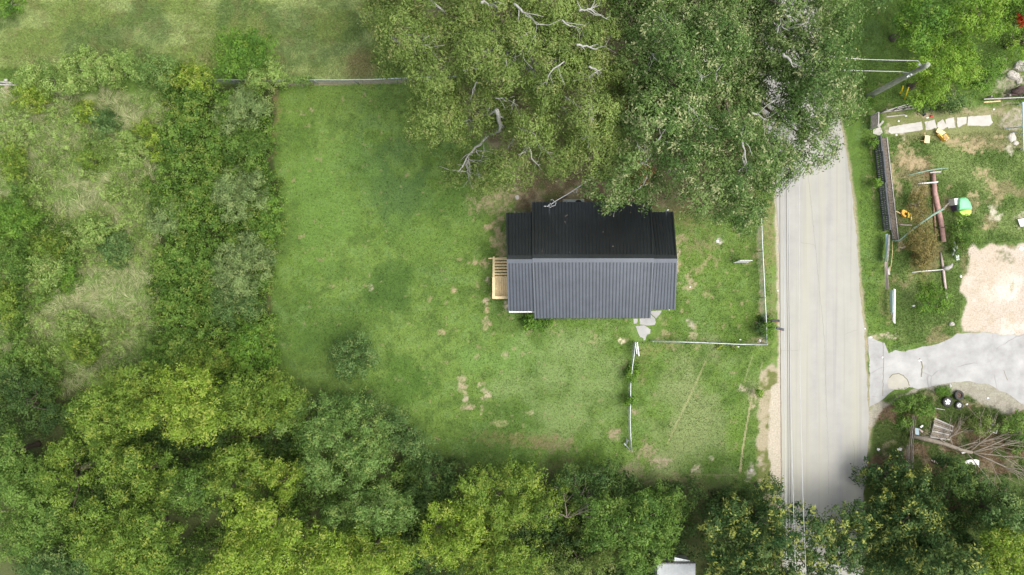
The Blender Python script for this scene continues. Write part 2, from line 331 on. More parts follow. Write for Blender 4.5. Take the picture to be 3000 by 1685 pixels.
    w = fbm(px, py, 16, 73, 3); m = sstep(0.76, 0.82, w) * .6; c = blend(c, m * g, (0.26, 0.23, 0.12))
    # worn strip below the top wire fence, tan tracks
    def line(pts, w, col, k, sd=0):
        nonlocal c, g
        d = seg_dist(px, py, pts, False) + (n4 - .5) * 2.0; m = sstep(w + 1.2, max(w - 1.2, 0), d) * k
        c = blend(c, m, col); g = g * (1 - m)
    line([(845, 246), (1225, 236)], 6, (0.26, 0.22, 0.15), .85)
    line([(2068, 1057), (2040, 1120), (1990, 1225), (1955, 1300)], 2.2, (0.33, 0.31, 0.16), .6)
    line([(2203, 1165), (2190, 1230), (2175, 1320), (2168, 1385)], 2.4, (0.38, 0.33, 0.2), .8)
    line([(2204, 1045), (2180, 1120)], 2.0, (0.3, 0.3, 0.16), .5); line([(2232, 1060), (2228, 1110)], 2.0, (0.3, 0.3, 0.16), .5)
    line([(1905, 1388), (2160, 1392)], 1.6, (0.22, 0.22, 0.11), .5); line([(1470, 885), (1418, 700)], 0, (0, 0, 0), 0)
    # right of the lower lawn: gravelly verge and shoulder beside the road
    k = soft(px, py, [(2225, 1100), (2262, 1060), (2292, 1100), (2296, 1500), (2240, 1470), (2215, 1400), (2222, 1250)], 6, 26, 16, 81)
    vc = blend(np.zeros(px.shape + (3,)) + np.array((0.14, 0.15, 0.05)), sstep(0.42, 0.6, n3), (0.38, 0.32, 0.23)); c = c * (1 - k[..., None] * .85) + vc * k[..., None] * .85; g = g * (1 - k)
    k = soft(px, py, [(2258, 1130), (2292, 1120), (2296, 1430), (2262, 1420), (2250, 1300)], 3, 14, 12, 82); c = blend(c, k * .9, (0.46, 0.41, 0.33)); g = g * (1 - k)
    lx = np.interp(py, [p[1] for p in road_L], [p[0] for p in road_L]); rx = np.interp(py, [p[1] for p in road_R][::-1], [p[0] for p in road_R][::-1])
    k = sstep(-11, -5, (px - lx) + (n3 - .5) * 16) * sstep(60, 40, px - lx); c = blend(c, k * .85, (0.44, 0.38, 0.30)); g = g * (1 - k)
    k = sstep(13, 4, (px - rx) + (n3 - .5) * 16) * sstep(-60, -40, px - rx); c = blend(c, k * .7, (0.37, 0.31, 0.23)); g = g * (1 - k)
    # east verge + yard
    k = soft(px, py, [(2610, 400), (3300, 300), (3300, 1000), (2640, 1010), (2600, 900), (2612, 700)], 10, 30, 40, 91)
    yc = blend(np.zeros(px.shape + (3,)) + np.array((0.105, 0.165, 0.042)), sstep(0.45, 0.65, n2), (0.165, 0.225, 0.07))
    yc = blend(yc, sstep(0.55, 0.68, fbm(px, py, 45, 92)) * .7, (0.24, 0.20, 0.11)); c = c * (1 - k[..., None]) + yc * k[..., None]; g = g * (1 - k * .3)
    k = soft(px, py, [(2590, 320), (2690, 330), (3000, 300), (3300, 300), (3300, 440), (2900, 440), (2600, 400)], 10, 40, 40, 93); c = blend(c, k * .5, (0.24, 0.21, 0.11)); g = g * (1 - k * .5)
    DU = (0.44, 0.38, 0.29)
    for a in ((2660, 460, 30, 40), (2690, 480, 36, 22), (2640, 440, 20, 30), (2830, 422, 70, 18), (2840, 440, 40, 14), (2880, 510, 22, 20), (2905, 545, 22, 36), (2925, 590, 14, 26), (2850, 575, 26, 14), (2865, 595, 12, 10), (2912, 632, 20, 24, (.5, .45, .36)), (2885, 665, 14, 12), (2615, 500, 8, 50), (2635, 560, 14, 26), (2700, 555, 22, 16), (2625, 580, 10, 10), (2720, 500, 20, 40, (.24, .17, .1)),
              (2700, 620, 40, 70, (.16, .13, .06), .6), (2700, 760, 36, 70, (.17, .14, .04), .5), (2640, 720, 12, 16), (2560, 560, 5, 40), (2553, 440, 5, 40), (2955, 430, 14, 22, (.5, .45, .36)), (2925, 400, 16, 10), (2930, 430, 20, 16, (.3, .24, .14)), (2810, 355, 40, 12, (.35, .3, .2)), (2600, 380, 14, 14, (.42, .37, .28)), (2645, 385, 8, 30, (.42, .37, .28)), (2960, 240, 50, 50, (.35, .32, .24), .8), (2890, 330, 120, 16, (.3, .26, .16)), (2970, 350, 40, 30, (.36, .32, .26)),
              (2600, 880, 30, 60, (.16, .16, .06), .5), (2560, 1000, 24, 22, (.35, .28, .18)), (2590, 985, 40, 10, (.42, .36, .26)), (2705, 335, 40, 10, (.36, .28, .2)), (2500, 1310, 4, 60, (.4, .35, .3)), (2900, 1210, 60, 20, (.3, .26, .18)), (2990, 640, 20, 20, (.4, .36, .28))):
        spot(*a)
    k = soft(px, py, [(2845, 712), (2870, 740), (2900, 718), (2940, 720), (2960, 735), (3010, 705), (3300, 700), (3300, 985), (2990, 985), (2880, 975), (2815, 975), (2822, 920), (2830, 880), (2810, 850), (2830, 800), (2838, 760)], 5, 22, 26, 95)
    sc = blend(np.zeros(px.shape + (3,)) + np.array((0.46, 0.40, 0.33)), sstep(0.4, 0.6, n2), (0.56, 0.51, 0.44)); sc = blend(sc, sstep(.5, .68, fbm(px, py, 130, 96)) * .6, (0.46, 0.38, 0.29)); sc = blend(sc, sstep(.64, .72, n3) * .5, (.40, .33, .23)); sc = blend(sc, sstep(.66, .74, n4) * .4, (.36, .30, .22))
    c = c * (1 - k[..., None]) + sc * k[..., None]; g = g * (1 - k)
    spot(2945, 750, 26, 22, (.13, .15, .06), .8); spot(2965, 840, 8, 16, (.3, .28, .15), .6)
    # corner bed under the south-east trees
    k = soft(px, py, [(2560, 1215), (2620, 1150), (2760, 1125), (2860, 1150), (2930, 1175), (3300, 1220), (3300, 2100), (2540, 2100), (2530, 1440), (2550, 1300)], 8, 24, 26, 97)
    bc = blend(np.zeros(px.shape + (3,)) + np.array((0.075, 0.11, 0.03)), sstep(0.5, 0.62, fbm(px, py, 50, 98)), (0.15, 0.11, 0.065)); bc = blend(bc, sstep(.6, .7, n3) * .5, (.26, .22, .14))
    c = c * (1 - k[..., None]) + bc * k[..., None]; g = g * (1 - k * .9)
    k = soft(px, py, [(2555, 1160), (2600, 1180), (2660, 1150), (2740, 1120), (2950, 1110), (3050, 1190), (2950, 1215), (2840, 1160), (2700, 1140), (2630, 1165), (2570, 1215), (2550, 1260), (2542, 1250)], 5, 20, 22, 99)
    c = blend(c, k * .8, (0.35, 0.32, 0.275)); c = blend(c, k * sstep(.5, .66, n4) * .5, (0.22, 0.20, 0.15)); g = g * (1 - k)
    return np.clip(c, 0.005, 0.9), np.clip(g, 0, 1)

fx = np.linspace(-37, 37, 800); fy = np.linspace(-21.5, 21.5, 470)
xs = np.concatenate([np.array([-400, -250, -150, -90, -60, -48, -42]), fx, np.array([42, 48, 60, 90, 150, 250, 400])])
ys = np.concatenate([np.array([-400, -250, -150, -90, -60, -40, -28, -24]), fy, np.array([24, 28, 40, 60, 90, 150, 250, 400])])
GX, GY = np.meshgrid(xs, ys)
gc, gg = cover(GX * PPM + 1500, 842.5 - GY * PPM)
def grid_mesh(name, X, Y, Z, col, m):
    ny, nx = X.shape; me = bpy.data.meshes.new(name)
    v = np.stack([X, Y, Z], -1).reshape(-1, 3); idx = np.arange(nx * ny).reshape(ny, nx)
    f = np.stack([idx[:-1, :-1], idx[:-1, 1:], idx[1:, 1:], idx[1:, :-1]], -1).reshape(-1)
    me.vertices.add(len(v)); me.vertices.foreach_set('co', v.ravel().astype(np.float32))
    nf = len(f) // 4; me.loops.add(len(f)); me.loops.foreach_set('vertex_index', f.astype(np.int32))
    me.polygons.add(nf); me.polygons.foreach_set('loop_start', np.arange(nf, dtype=np.int32) * 4)
    me.polygons.foreach_set('use_smooth', np.ones(nf, bool))
    at = me.attributes.new('col', 'FLOAT_COLOR', 'POINT')
    at.data.foreach_set('color', np.concatenate([col.reshape(-1, 3), np.ones((len(v), 1))], 1).ravel().astype(np.float32))
    me.materials.append(m); me.update(calc_edges=True)
    o = bpy.data.objects.new(name, me); S.collection.objects.link(o); return o
def ground_mat():
    m = bpy.data.materials.new('turf_and_soil'); m.use_nodes = True; n = m.node_tree.nodes; l = m.node_tree.links
    b = n['Principled BSDF']; b.inputs['Roughness'].default_value = 0.95; b.inputs['Specular IOR Level'].default_value = 0.15
    a = n.new('ShaderNodeAttribute'); a.attribute_name = 'col'; tc = n.new('ShaderNodeTexCoord')
    nz = n.new('ShaderNodeTexNoise'); nz.inputs['Scale'].default_value = 9; nz.inputs['Detail'].default_value = 6; nz.inputs['Roughness'].default_value = 0.75
    l.new(tc.outputs['Object'], nz.inputs['Vector'])
    r = n.new('ShaderNodeMapRange'); r.inputs[1].default_value = 0.3; r.inputs[2].default_value = 0.7; r.inputs[3].default_value = 0.72; r.inputs[4].default_value = 1.3
    l.new(nz.outputs[0], r.inputs[0])
    mx = n.new('ShaderNodeVectorMath'); mx.operation = 'SCALE'; l.new(a.outputs['Color'], mx.inputs[0]); l.new(r.outputs[0], mx.inputs['Scale'])
    l.new(mx.outputs[0], b.inputs['Base Color'])
    bp = n.new('ShaderNodeBump'); bp.inputs['Strength'].default_value = 0.6; bp.inputs['Distance'].default_value = 0.05
    l.new(nz.outputs[0], bp.inputs['Height']); l.new(bp.outputs[0], b.inputs['Normal'])
    return m
GZ = np.zeros_like(GX)
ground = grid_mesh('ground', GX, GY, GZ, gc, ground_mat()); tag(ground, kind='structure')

# ------------------------------------------------------------ foliage engine (numpy)
def leaf_mesh(name, pos, nrm, axis, ln, wd, col, parent=None, m=None, fold=0.0):
    """one quad (rhombus) per leaf"""
    n = len(pos)
    nrm = nrm / (np.linalg.norm(nrm, axis=1, keepdims=True) + 1e-9)
    axis = axis - nrm * np.sum(axis * nrm, 1, keepdims=True); axis = axis / (np.linalg.norm(axis, axis=1, keepdims=True) + 1e-9)
    side = np.cross(nrm, axis); ln = ln[:, None]; wd = wd[:, None]
    v = np.empty((n, 4, 3), np.float32)
    v[:, 0] = pos; v[:, 1] = pos + axis * ln * .45 + side * wd * .5 + nrm * ln * .08
    v[:, 2] = pos + axis * ln; v[:, 3] = pos + axis * ln * .45 - side * wd * .5 + nrm * ln * .08
    if parent is not None: v -= np.array(parent.location, np.float32)
    me = bpy.data.meshes.new(name); me.vertices.add(4 * n); me.vertices.foreach_set('co', v.ravel())
    me.loops.add(4 * n); me.loops.foreach_set('vertex_index', np.arange(4 * n, dtype=np.int32))
    me.polygons.add(n); me.polygons.foreach_set('loop_start', np.arange(n, dtype=np.int32) * 4)
    at = me.attributes.new('col', 'FLOAT_COLOR', 'FACE')
    at.data.foreach_set('color', np.concatenate([np.clip(col, 0.003, .95), np.ones((n, 1))], 1).ravel().astype(np.float32))
    me.materials.append(m or M_leaf); me.update(calc_edges=True)
    o = bpy.data.objects.new(name, me); S.collection.objects.link(o)
    if parent is not None: o.parent = parent
    return o
PAL = {  # leaf colours: dark, main, light, tip  (+ share of tips)
    'olive': ((.076, .116, .026), (.130, .188, .044), (.198, .258, .072), (.29, .31, .115), .08),
    'oak': ((.046, .092, .022), (.092, .155, .040), (.160, .228, .074), (.38, .41, .20), .16),
    'lush':  ((.060, .135, .022), (.105, .205, .030), (.150, .260, .040), (.21, .32, .05), .12),
    'bright': ((.080, .160, .020), (.140, .245, .030), (.190, .300, .040), (.25, .35, .06), .15),
    'yg': ((.062, .112, .018), (.122, .200, .030), (.185, .265, .045), (.28, .34, .06), .20),
    'gold': ((.078, .132, .015), (.148, .232, .028), (.230, .320, .042), (.36, .43, .08), .26),
    'mid': ((.048, .098, .020), (.090, .165, .030), (.142, .230, .048), (.22, .31, .07), .16),
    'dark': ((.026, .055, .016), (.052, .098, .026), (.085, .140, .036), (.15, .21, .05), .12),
    'blue': ((.046, .094, .026), (.088, .158, .046), (.140, .215, .070), (.24, .32, .10), .12),
    'silver': ((.062, .120, .026), (.110, .190, .046), (.165, .255, .074), (.28, .37, .10), .16),
    'magn':  ((.022, .055, .016), (.045, .090, .026), (.085, .130, .038), (.34, .38, .09), .24),
    'hedge': ((.115, .190, .045), (.195, .285, .070), (.265, .360, .105), (.37, .42, .15), .14),
    'vine': ((.048, .100, .018), (.095, .175, .030), (.150, .240, .045), (.25, .32, .07), .16),
    'spray': ((.085, .135, .045), (.150, .215, .075), (.220, .300, .110), (.32, .39, .15), .18),
    'brown': ((.10, .085, .03), (.17, .14, .05), (.23, .20, .07), (.30, .25, .09), .1),
    'purple':((.05, .03, .035), (.10, .065, .07), (.15, .10, .10), (.2, .13, .12), .1),
    'red':   ((.30, .02, .01), (.60, .05, .02), (.75, .12, .04), (.8, .3, .1), .1),
    'rust':  ((.16, .06, .02), (.25, .10, .04), (.33, .15, .07), (.36, .2, .1), .1),
}
def dome_z(px, py, poly, zb, zt, D):
    d = np.clip(sdf(px, py, poly) / D, 0, 1); return zb + (zt - zb) * np.sqrt(np.clip(1 - (1 - d) ** 2, 0, 1))
def crown(parent, poly, zb, zt, D, lobe, leaf=(.16, .07), pal='mid', dens=1.0, seed=0, gap=0.0, lower=True, k=8, name='crown', inset=.42, space=1.30, drop=(2.0, 4.2), tv=.15, fuzz=.6, tuft=None, squash=.9, wob=1.2):
    rg = np.random.default_rng(seed + 1000)
    pl = np.array(poly); x0, y0 = pl.min(0); x1, y1 = pl.max(0)
    sc = PPM / (1 - zt / HC)                  # px per metre up there
    lob = []; z_all = []
    for layer in (0, 1) if lower else (0,):
        sp = lobe * sc * (space if layer == 0 else 1.15); pts = []
        tries = int((x1 - x0) * (y1 - y0) / sp ** 2 * 14) + 60
        cx = rg.uniform(x0, x1, tries); cy = rg.uniform(y0, y1, tries)
        dd = sdf(cx, cy, poly) + (vnoise(cx, cy, 60, seed + 5) - .5) * .5 * lobe * sc
        ok = dd > lobe * sc * (inset if layer == 0 else .9)
        if gap: ok &= fbm(cx, cy, 130, seed + 9, 3) > gap
        for a, b in zip(cx[ok], cy[ok]):
            if all((a - p) ** 2 + (b - q) ** 2 > sp * sp for p, q in pts): pts.append((a, b))
        if not pts: pts = [(float(pl[:, 0].mean()), float(pl[:, 1].mean()))]
        p = np.array(pts); r = lobe * rg.choice([.62, .8, 1.0, 1.25], len(p)) * rg.uniform(.85, 1.15, len(p))
        z = dome_z(p[:, 0], p[:, 1], poly, zb, zt, D) + (rg.random(len(p)) - .5) * wob * 1.7 - r * .6
        if layer: z -= rg.uniform(*drop, len(p)) * lobe
        z = np.maximum(z, .25 * lobe)
        lob.append(np.concatenate([Pn(p[:, 0], p[:, 1], z), r[:, None], np.full((len(p), 1), 1.0 if layer == 0 else .55)], 1))
    L = np.concatenate(lob); tint = rg.normal(0, 1, len(L))
    la = leaf[0] * leaf[1] * .5
    k = 34; tr0 = tuft or (.17 + .10 * lobe)
    ncl = np.maximum(5, (L[:, 3] ** 2 * 4 * math.pi * .62 * 1.35 * dens * L[:, 4] / (la * k))).astype(int)
    li = np.repeat(np.arange(len(L)), ncl); N = len(li)
    u = rg.uniform(-.30, 1, N); t = rg.uniform(0, 2 * math.pi, N); s = np.sqrt(1 - u * u)
    d = np.stack([s * np.cos(t), s * np.sin(t), u], 1)
    lump = 1 + .20 * np.sin(d[:, 0] * 4 + li * 1.7) * np.sin(d[:, 1] * 4 + li * 2.3)
    rr = L[li, 3] * lump * (1.12 - fuzz + fuzz * rg.random(N) ** .8)
    c = L[li, :3] + d * rr[:, None] * np.array([1, 1, squash])
    c[:, 2] = np.maximum(c[:, 2], .12)
    # every tuft is a spray of leaves drawn out along its twig
    tw = d + rg.normal(0, .45, (N, 3)) + np.array([0, 0, .25]); tw /= np.linalg.norm(tw, axis=1, keepdims=True)
    tr = tr0 * rg.uniform(.6, 1.3, N)
    ci = np.repeat(np.arange(N), k); n = len(ci)
    off = rg.normal(0, 1, (n, 3)); off /= np.linalg.norm(off, axis=1, keepdims=True)
    ub = rg.random(n); al = rg.uniform(-1, 1.5, n)
    pos = c[ci] + off * (tr[ci] * ub ** .6 * (1.15 - .35 * al))[:, None] + tw[ci] * (tr[ci] * al)[:, None]
    pos[:, 2] = np.maximum(pos[:, 2], .05)
    ax = off * .8 + tw[ci] * .9
    nr = off * .75 + d[ci] * 1.0 + rg.normal(0, .3, (n, 3)) + np.array([0, 0, .3])
    ln = leaf[0] * rg.choice([.5, .8, 1.0, 1.35], n) * rg.uniform(.85, 1.15, n); wd = leaf[1] * rg.uniform(.7, 1.3, n)
    q = [np.array(a) for a in PAL[pal][:4]]; tipn = PAL[pal][4]
    w = np.clip(.5 + tv * tint[li][ci] + .28 * rg.normal(0, 1, N)[ci] + .18 * rg.normal(0, 1, n), 0, 1)[:, None]
    gainc = 1.32; col = gainc * np.where(w < .5, q[0] + (q[1] - q[0]) * w * 2, q[1] + (q[2] - q[1]) * (w * 2 - 1))
    tip = (rg.random(N) < tipn * (0.4 + 1.6 * vnoise(c[:, 0], c[:, 1], 1.7, seed + 3)))[ci] & (rg.random(n) < .75) & (al > -.2)
    tip |= rg.random(n) < tipn * .15
    col = np.where(tip[:, None], q[3] * rg.uniform(.7, 1.1, (n, 1)), col)
    o = leaf_mesh(name, pos, nr, ax, ln, wd, col, parent)
    return o, L
def limbs(parent, base, L, zfork, r0, m, n=10, seed=0, name='trunk'):
    """tapered trunk with limbs out to some of the lobes"""
    rg = random.Random(seed); b = MB(); base = Vector(base); fork = base + Vector((rg.uniform(-.2, .2), rg.uniform(-.2, .2), zfork))
    mid = (base + fork) / 2 + Vector((rg.uniform(-.1, .1), rg.uniform(-.1, .1), 0))
    b.tube([base - Vector((0, 0, .1)), base + Vector((0, 0, .25)), mid, fork], [r0 * 1.5, r0 * 1.1, r0 * .9, r0 * .75], 8)
    sel = rg.sample(range(len(L)), min(n, len(L)))
    for i in sel:
        e = Vector(L[i, :3]); h = fork.lerp(e, .5) + Vector((rg.uniform(-.4, .4), rg.uniform(-.4, .4), -abs(e.z - fork.z) * .12 + rg.uniform(-.1, .3)))
        q = fork.lerp(h, .5) + Vector((0, 0, .1)); rr = r0 * rg.uniform(.35, .6)
        b.tube([fork - Vector((0, 0, .1)), q, h, e], [rr, rr * .8, rr * .5, rr * .15], 5)
    return b.build(name, m, parent, True)
def ell(cx, cy, rx, ry, seed=0, n=18, jit=.12):
    rg = random.Random(seed); ph = rg.random() * 6
    return [(cx + rx * (1 + jit * math.sin(3 * a + ph) + rg.uniform(-jit, jit)) * math.cos(a), cy + ry * (1 + jit * math.cos(2 * a + ph) + rg.uniform(-jit, jit)) * math.sin(a)) for a in [2 * math.pi * i / n for i in range(n)]]
TOT = [0]
def tree(label, cat, poly, zb, zt, D, lobe, leaf, pal, group=None, dens=1.0, seed=0, gap=0.0, base=None, trunk_r=.16, name='tree', zfork=None, bark=None, nl=10, **kw):
    pl = np.array(poly); c = pl.mean(0); bp = base or (c[0], c[1])
    bx = P(bp[0], bp[1], zt * .6); loc = Vector((bx.x, bx.y, 0)) if base is None else P(base[0], base[1], 0)
    t = empty(name, loc, label, cat, group)
    o, L = crown(t, poly, zb, zt, D, lobe, leaf, pal, dens, seed, gap, **kw); TOT[0] += len(o.data.polygons)
    limbs(t, loc, L, zfork or zt * .4, trunk_r, bark or M_bark, nl, seed)
    return t, L, o

# ------------------------------------------------------------ road, driveway, walk (structure)
def densify(pts, step=30, jit=1.6, seed=1, closed=True):
    rg = random.Random(seed); out = []; n = len(pts)
    for i in range(n if closed else n - 1):
        a, b = pts[i], pts[(i + 1) % n]; L = math.hypot(b[0] - a[0], b[1] - a[1]); m = max(1, int(L / step))
        for j in range(m):
            t = j / m; out.append((a[0] + (b[0] - a[0]) * t + rg.uniform(-jit, jit), a[1] + (b[1] - a[1]) * t + rg.uniform(-jit, jit)))
    if not closed: out.append(pts[-1])
    return out
def sheet(name, pxpoly, z, m, jit=1.6, seed=1, step=14, thick=0.06):
    b = MB(); b.prism([tuple(P(x, y)[:2]) for x, y in densify(pxpoly, step, jit, seed)], z - thick, z)
    o = b.build(name, m); return tag(o, kind='structure')
ys_ = list(range(-400, 2101, 14)); rr_ = random.Random(4)
lx_ = np.interp(ys_, [p[1] for p in road_L], [p[0] for p in road_L]); rx_ = np.interp(ys_, [p[1] for p in road_R][::-1], [p[0] for p in road_R][::-1])
sheet('road', [(x + rr_.uniform(-1.6, 1.6), y) for x, y in zip(lx_, ys_)] + [(x + rr_.uniform(-2.2, 2.2), y) for x, y in zip(rx_[::-1], ys_[::-1])], 0.020, M_road, 0, step=60)
# sealed seam wandering along the road and a few hairline cracks
b = MB()
def strip(b, pts, w, z):
    for i in range(len(pts) - 1):
        p, q = P(*pts[i]), P(*pts[i + 1]); d = (q - p); d.z = 0; d.normalize(); s_ = Vector((-d.y, d.x, 0)) * w / 2
        b.add([(p - s_)[:2] + (z,), (q - s_)[:2] + (z,), (q + s_)[:2] + (z,), (p + s_)[:2] + (z,)], [(0, 1, 2, 3)])
seam = densify([(2366, 500), (2376, 600), (2385, 690), (2392, 760), (2400, 850), (2409, 930), (2416, 1010), (2418, 1120), (2424, 1260), (2428, 1450)], 8, 1.3, 3, False)
strip(b, [(x, y) for x, y in seam], .022, .025)
for a in ([(2288, 1026), (2330, 1028), (2341, 1024)], [(2470, 980), (2495, 972), (2512, 966)], [(2345, 710), (2390, 719), (2385, 722)], [(2500, 1290), (2504, 1330), (2499, 1380), (2506, 1420)]):
    strip(b, densify(a, 5, 1.2, 5, False), .02, .025)
M_seam = mat('crack_filler', (0.27, 0.27, 0.24), 0.9, 0.2, 5, bump=0)
tag(b.build('road_seam', M_seam), kind='structure')
DRIVE = [(2542, 985), (2556, 992), (2592, 1004), (2604, 1034), (2622, 1026), (2650, 1030), (2700, 1016), (2752, 1008), (2785, 990), (2805, 976), (2880, 974), (2940, 982), (3300, 978), (3300, 1230), (3040, 1200), (2990, 1185), (2960, 1160), (2900, 1128), (2840, 1118), (2780, 1122), (2745, 1130), (2690, 1140), (2660, 1134), (2620, 1140), (2590, 1168), (2556, 1186), (2545, 1192), (2549, 1100)]
sheet('driveway', DRIVE, 0.014, M_conc, 2.2, 6)
# round patch and dirty joint in the driveway
M_patch = paved('patch_concrete', (0.36, 0.34, 0.29), (0.44, 0.42, 0.36), 1.2, 0, 1, .3)
sheet('driveway_patch', [(2603, 1108), (2612, 1098), (2626, 1095), (2642, 1098), (2655, 1108), (2662, 1122), (2664, 1134), (2650, 1141), (2625, 1142), (2603, 1138), (2600, 1120)], 0.018, M_patch, .6, 7, 6)
b = MB(); strip(b, densify([(2606, 1106), (2616, 1097), (2632, 1094), (2646, 1100), (2658, 1112), (2664, 1130)], 4, 1, 8, False), .05, .0225)
strip(b, densify([(2694, 1050), (2702, 1070), (2700, 1090), (2699, 1104)], 4, 1.3, 9, False), .07, .0185); strip(b, densify([(2586, 1000), (2588, 1060), (2586, 1160)], 8, 1, 10, False), .03, .0185)
strip(b, densify([(2940, 1085), (2946, 1100), (2952, 1114)], 4, 1, 11, False), .03, .0185)
M_dirtj = mat('mossy_joint', (0.16, 0.15, 0.08), 0.95, 0.4, 20, bump=0)
tag(b.build('driveway_cracks', M_dirtj), kind='structure')
walks = [[(2604, 372), (2640, 366), (2700, 357), (2704, 380), (2690, 384), (2640, 390), (2612, 393), (2602, 386)], [(2708, 357), (2738, 351), (2744, 376), (2712, 382)], [(2745, 360), (2762, 350), (2768, 362), (2776, 372), (2760, 380), (2744, 372)], [(2768, 350), (2794, 344), (2799, 374), (2778, 377), (2770, 364)],
         [(2802, 344), (2832, 342), (2830, 362), (2805, 374)], [(2835, 342), (2900, 337), (2908, 360), (2898, 370), (2834, 368)], [(2558, 380), (2578, 372), (2586, 388), (2576, 396), (2556, 392)]]
b = MB()
for i, w in enumerate(walks): b.prism([tuple(P(x, y)[:2]) for x, y in densify(w, 7, 1.0, 20 + i)], -.05, .03 + .004 * (i % 3))
tag(b.build('garden_path', M_walk), kind='structure')
b = MB()
for i, w in enumerate([[(1908, 911), (1939, 910), (1932, 922), (1921, 933), (1907, 918)], [(1874, 934), (1906, 922), (1919, 934), (1922, 944), (1917, 952), (1904, 953), (1886, 952), (1874, 950)],
                       [(1855, 934), (1868, 934), (1866, 948), (1857, 949)], [(1862, 956), (1872, 954), (1888, 953), (1906, 966), (1904, 978), (1896, 980), (1892, 990), (1886, 993), (1875, 986), (1868, 974)], [(1884, 986), (1892, 984), (1892, 996), (1885, 998)]]):
    b.prism([tuple(P(x, y)[:2]) for x, y in densify(w, 5, .8, 40 + i)], -.05, .03 + .004 * (i % 2))
tag(b.build('front_path', M_conc), kind='structure')

# ------------------------------------------------------------ house
HZ = lambda x, y: (x / 3.445 + 1400, y / 3.445 + 540)
house = empty('house', P(1735, 760), 'small one storey house with a charcoal ribbed metal gable roof and new pine deck', 'house')
def lerp(a, b, t): return a + (b - a) * t
def slope(name, e0, e1, r0, r1, nrib, skip=0):
    """metal roof slope, eave e0-e1, ridge r0-r1; raised trapezoid ribs run from eave to ridge"""
    b = MB(); nrm = (e1 - e0).cross(r0 - e0).normalized()
    if nrm.z < 0: nrm = -nrm
    prof = []; n = nrib
    for i in range(n):
        c = (i + .5) / n; w = 1.0 / n
        prof += [(c - .15 * w, 0.0), (c - .05 * w, .035), (c + .05 * w, .035), (c + .15 * w, 0.0)]
    prof = [(0, 0)] + prof + [(1, 0)]
    top = []; bot = []
    for t, h in prof:
        top.append((lerp(e0, e1, t) + nrm * h, lerp(r0, r1, t) + nrm * h))
    m = len(top); vs = [p for q in top for p in q]; fs = [(2 * i, 2 * i + 2, 2 * i + 3, 2 * i + 1) for i in range(m - 1)]
    # underside and edges for thickness
    dz = -nrm * .05; k = len(vs); vs += [e0 + dz, e1 + dz, r1 + dz, r0 + dz]
    fs += [(k, k + 3, k + 2, k + 1), (0, 1, k + 3, k), (2 * m - 2, k + 1, k + 2, 2 * m - 1)]
    for i in range(m - 1): fs.append((2 * i, k, 2 * i + 2)) if i < m - 2 else fs.append((2 * i, k, k + 1, 2 * i + 2))
    if ((vs[1] - vs[0]).cross(vs[2] - vs[0])).z > 0: fs = [tuple(reversed(f)) for f in fs]
    b.add(vs, fs); return b
ZE, ZR = 2.75, 4.15; dz = -.13
def roof(name, TL, TR, RL, RR, BL, BR, ze, zr, nf, nb, ovl=0, ovr=0):
    p = {k: P(*HZ(*v), z=z) for k, v, z in (('TL', TL, ze), ('TR', TR, ze), ('RL', RL, zr), ('RR', RR, zr), ('BL', BL, ze), ('BR', BR, ze))}
    f = slope(name, p['BL'], p['BR'], p['RL'], p['RR'], nf).build(name, M_roof, house); tag(f, 'lighter front slope of the ' + ('main' if nf > 20 else 'side') + ' roof')
    k = slope(name, p['TL'], p['TR'], p['RL'], p['RR'], nb).build(name, M_roof, house); tag(k, 'near black rear slope of the ' + ('main' if nf > 20 else 'side') + ' roof')
    # ridge cap, rake trim
    c = MB(); a, b_ = p['RL'] + Vector((-.03, 0, .035)), p['RR'] + Vector((.03, 0, .035)); w = .26
    sy = (p['RL'] - p['BL']); sl = sy.z / math.hypot(sy.x, sy.y)
    for sg in (1, -1):
        o1 = Vector((0, sg * w, -w * sl)); vs = [a, b_, b_ + o1, a + o1]; vs2 = [v + Vector((0, 0, .02)) for v in vs]
        fs = [(3, 2, 1, 0), (4, 5, 6, 7), (0, 1, 5, 4), (1, 2, 6, 5), (2, 3, 7, 6), (3, 0, 4, 7)]
        c.add(vs + vs2, fs if sg < 0 else [tuple(reversed(x)) for x in fs])
    c.build('ridge_cap', M_trim, f)
    for e, r in (('BL', 'RL'), ('TL', 'RL'), ('BR', 'RR'), ('TR', 'RR')):
        if (e[1] == 'L' and ovl) or (e[1] == 'R' and ovr): t = MB(); t.bar(p[e] + Vector((0, 0, .02)), p[r] + Vector((0, 0, .02)), .09, .07); t.build('rake_trim', M_trim, f if e[0] == 'B' else k)
    return p
main = roof('roof', (552, 181), (1745, 181), (556, 748), (1768, 748), (580, 1354), (1736, 1351), ZE, ZR, 35, 35, 1, 1)
lw = roof('roof', (290, 288), (585, 286), (299, 757), (590, 757), (313, 1278), (610, 1280), ZE, ZR + dz, 9, 9, 1, 0)
rw = roof('roof', (1680, 281), (1965, 279), (1740, 752), (2005, 752), (1700, 1264), (1986, 1262), ZE, ZR + dz, 9, 9, 0, 1)
def wallbox(p, inset, name='wall'):
    b = MB(); i = inset
    q = [p['BL'] + Vector((i, i, 0)), p['BR'] + Vector((-i, i, 0)), p['TR'] + Vector((-i, -i, 0)), p['TL'] + Vector((i, -i, 0))]
    b.prism([(v.x, v.y) for v in q], 0.0, ZE - .06)
    r0 = p['RL'] + Vector((i, 0, -.14)); r1 = p['RR'] + Vector((-i, 0, -.14)); zz = ZE - .06
    q3 = [Vector((v.x, v.y, zz)) for v in q]
    b.add([q3[0], q3[3], r0], [(0, 1, 2)]); b.add([q3[1], r1, q3[2]], [(0, 1, 2)])
    return b.build(name, M_wall, house)
wallbox(main, .30); wallbox(lw, .26); wallbox(rw, .26)
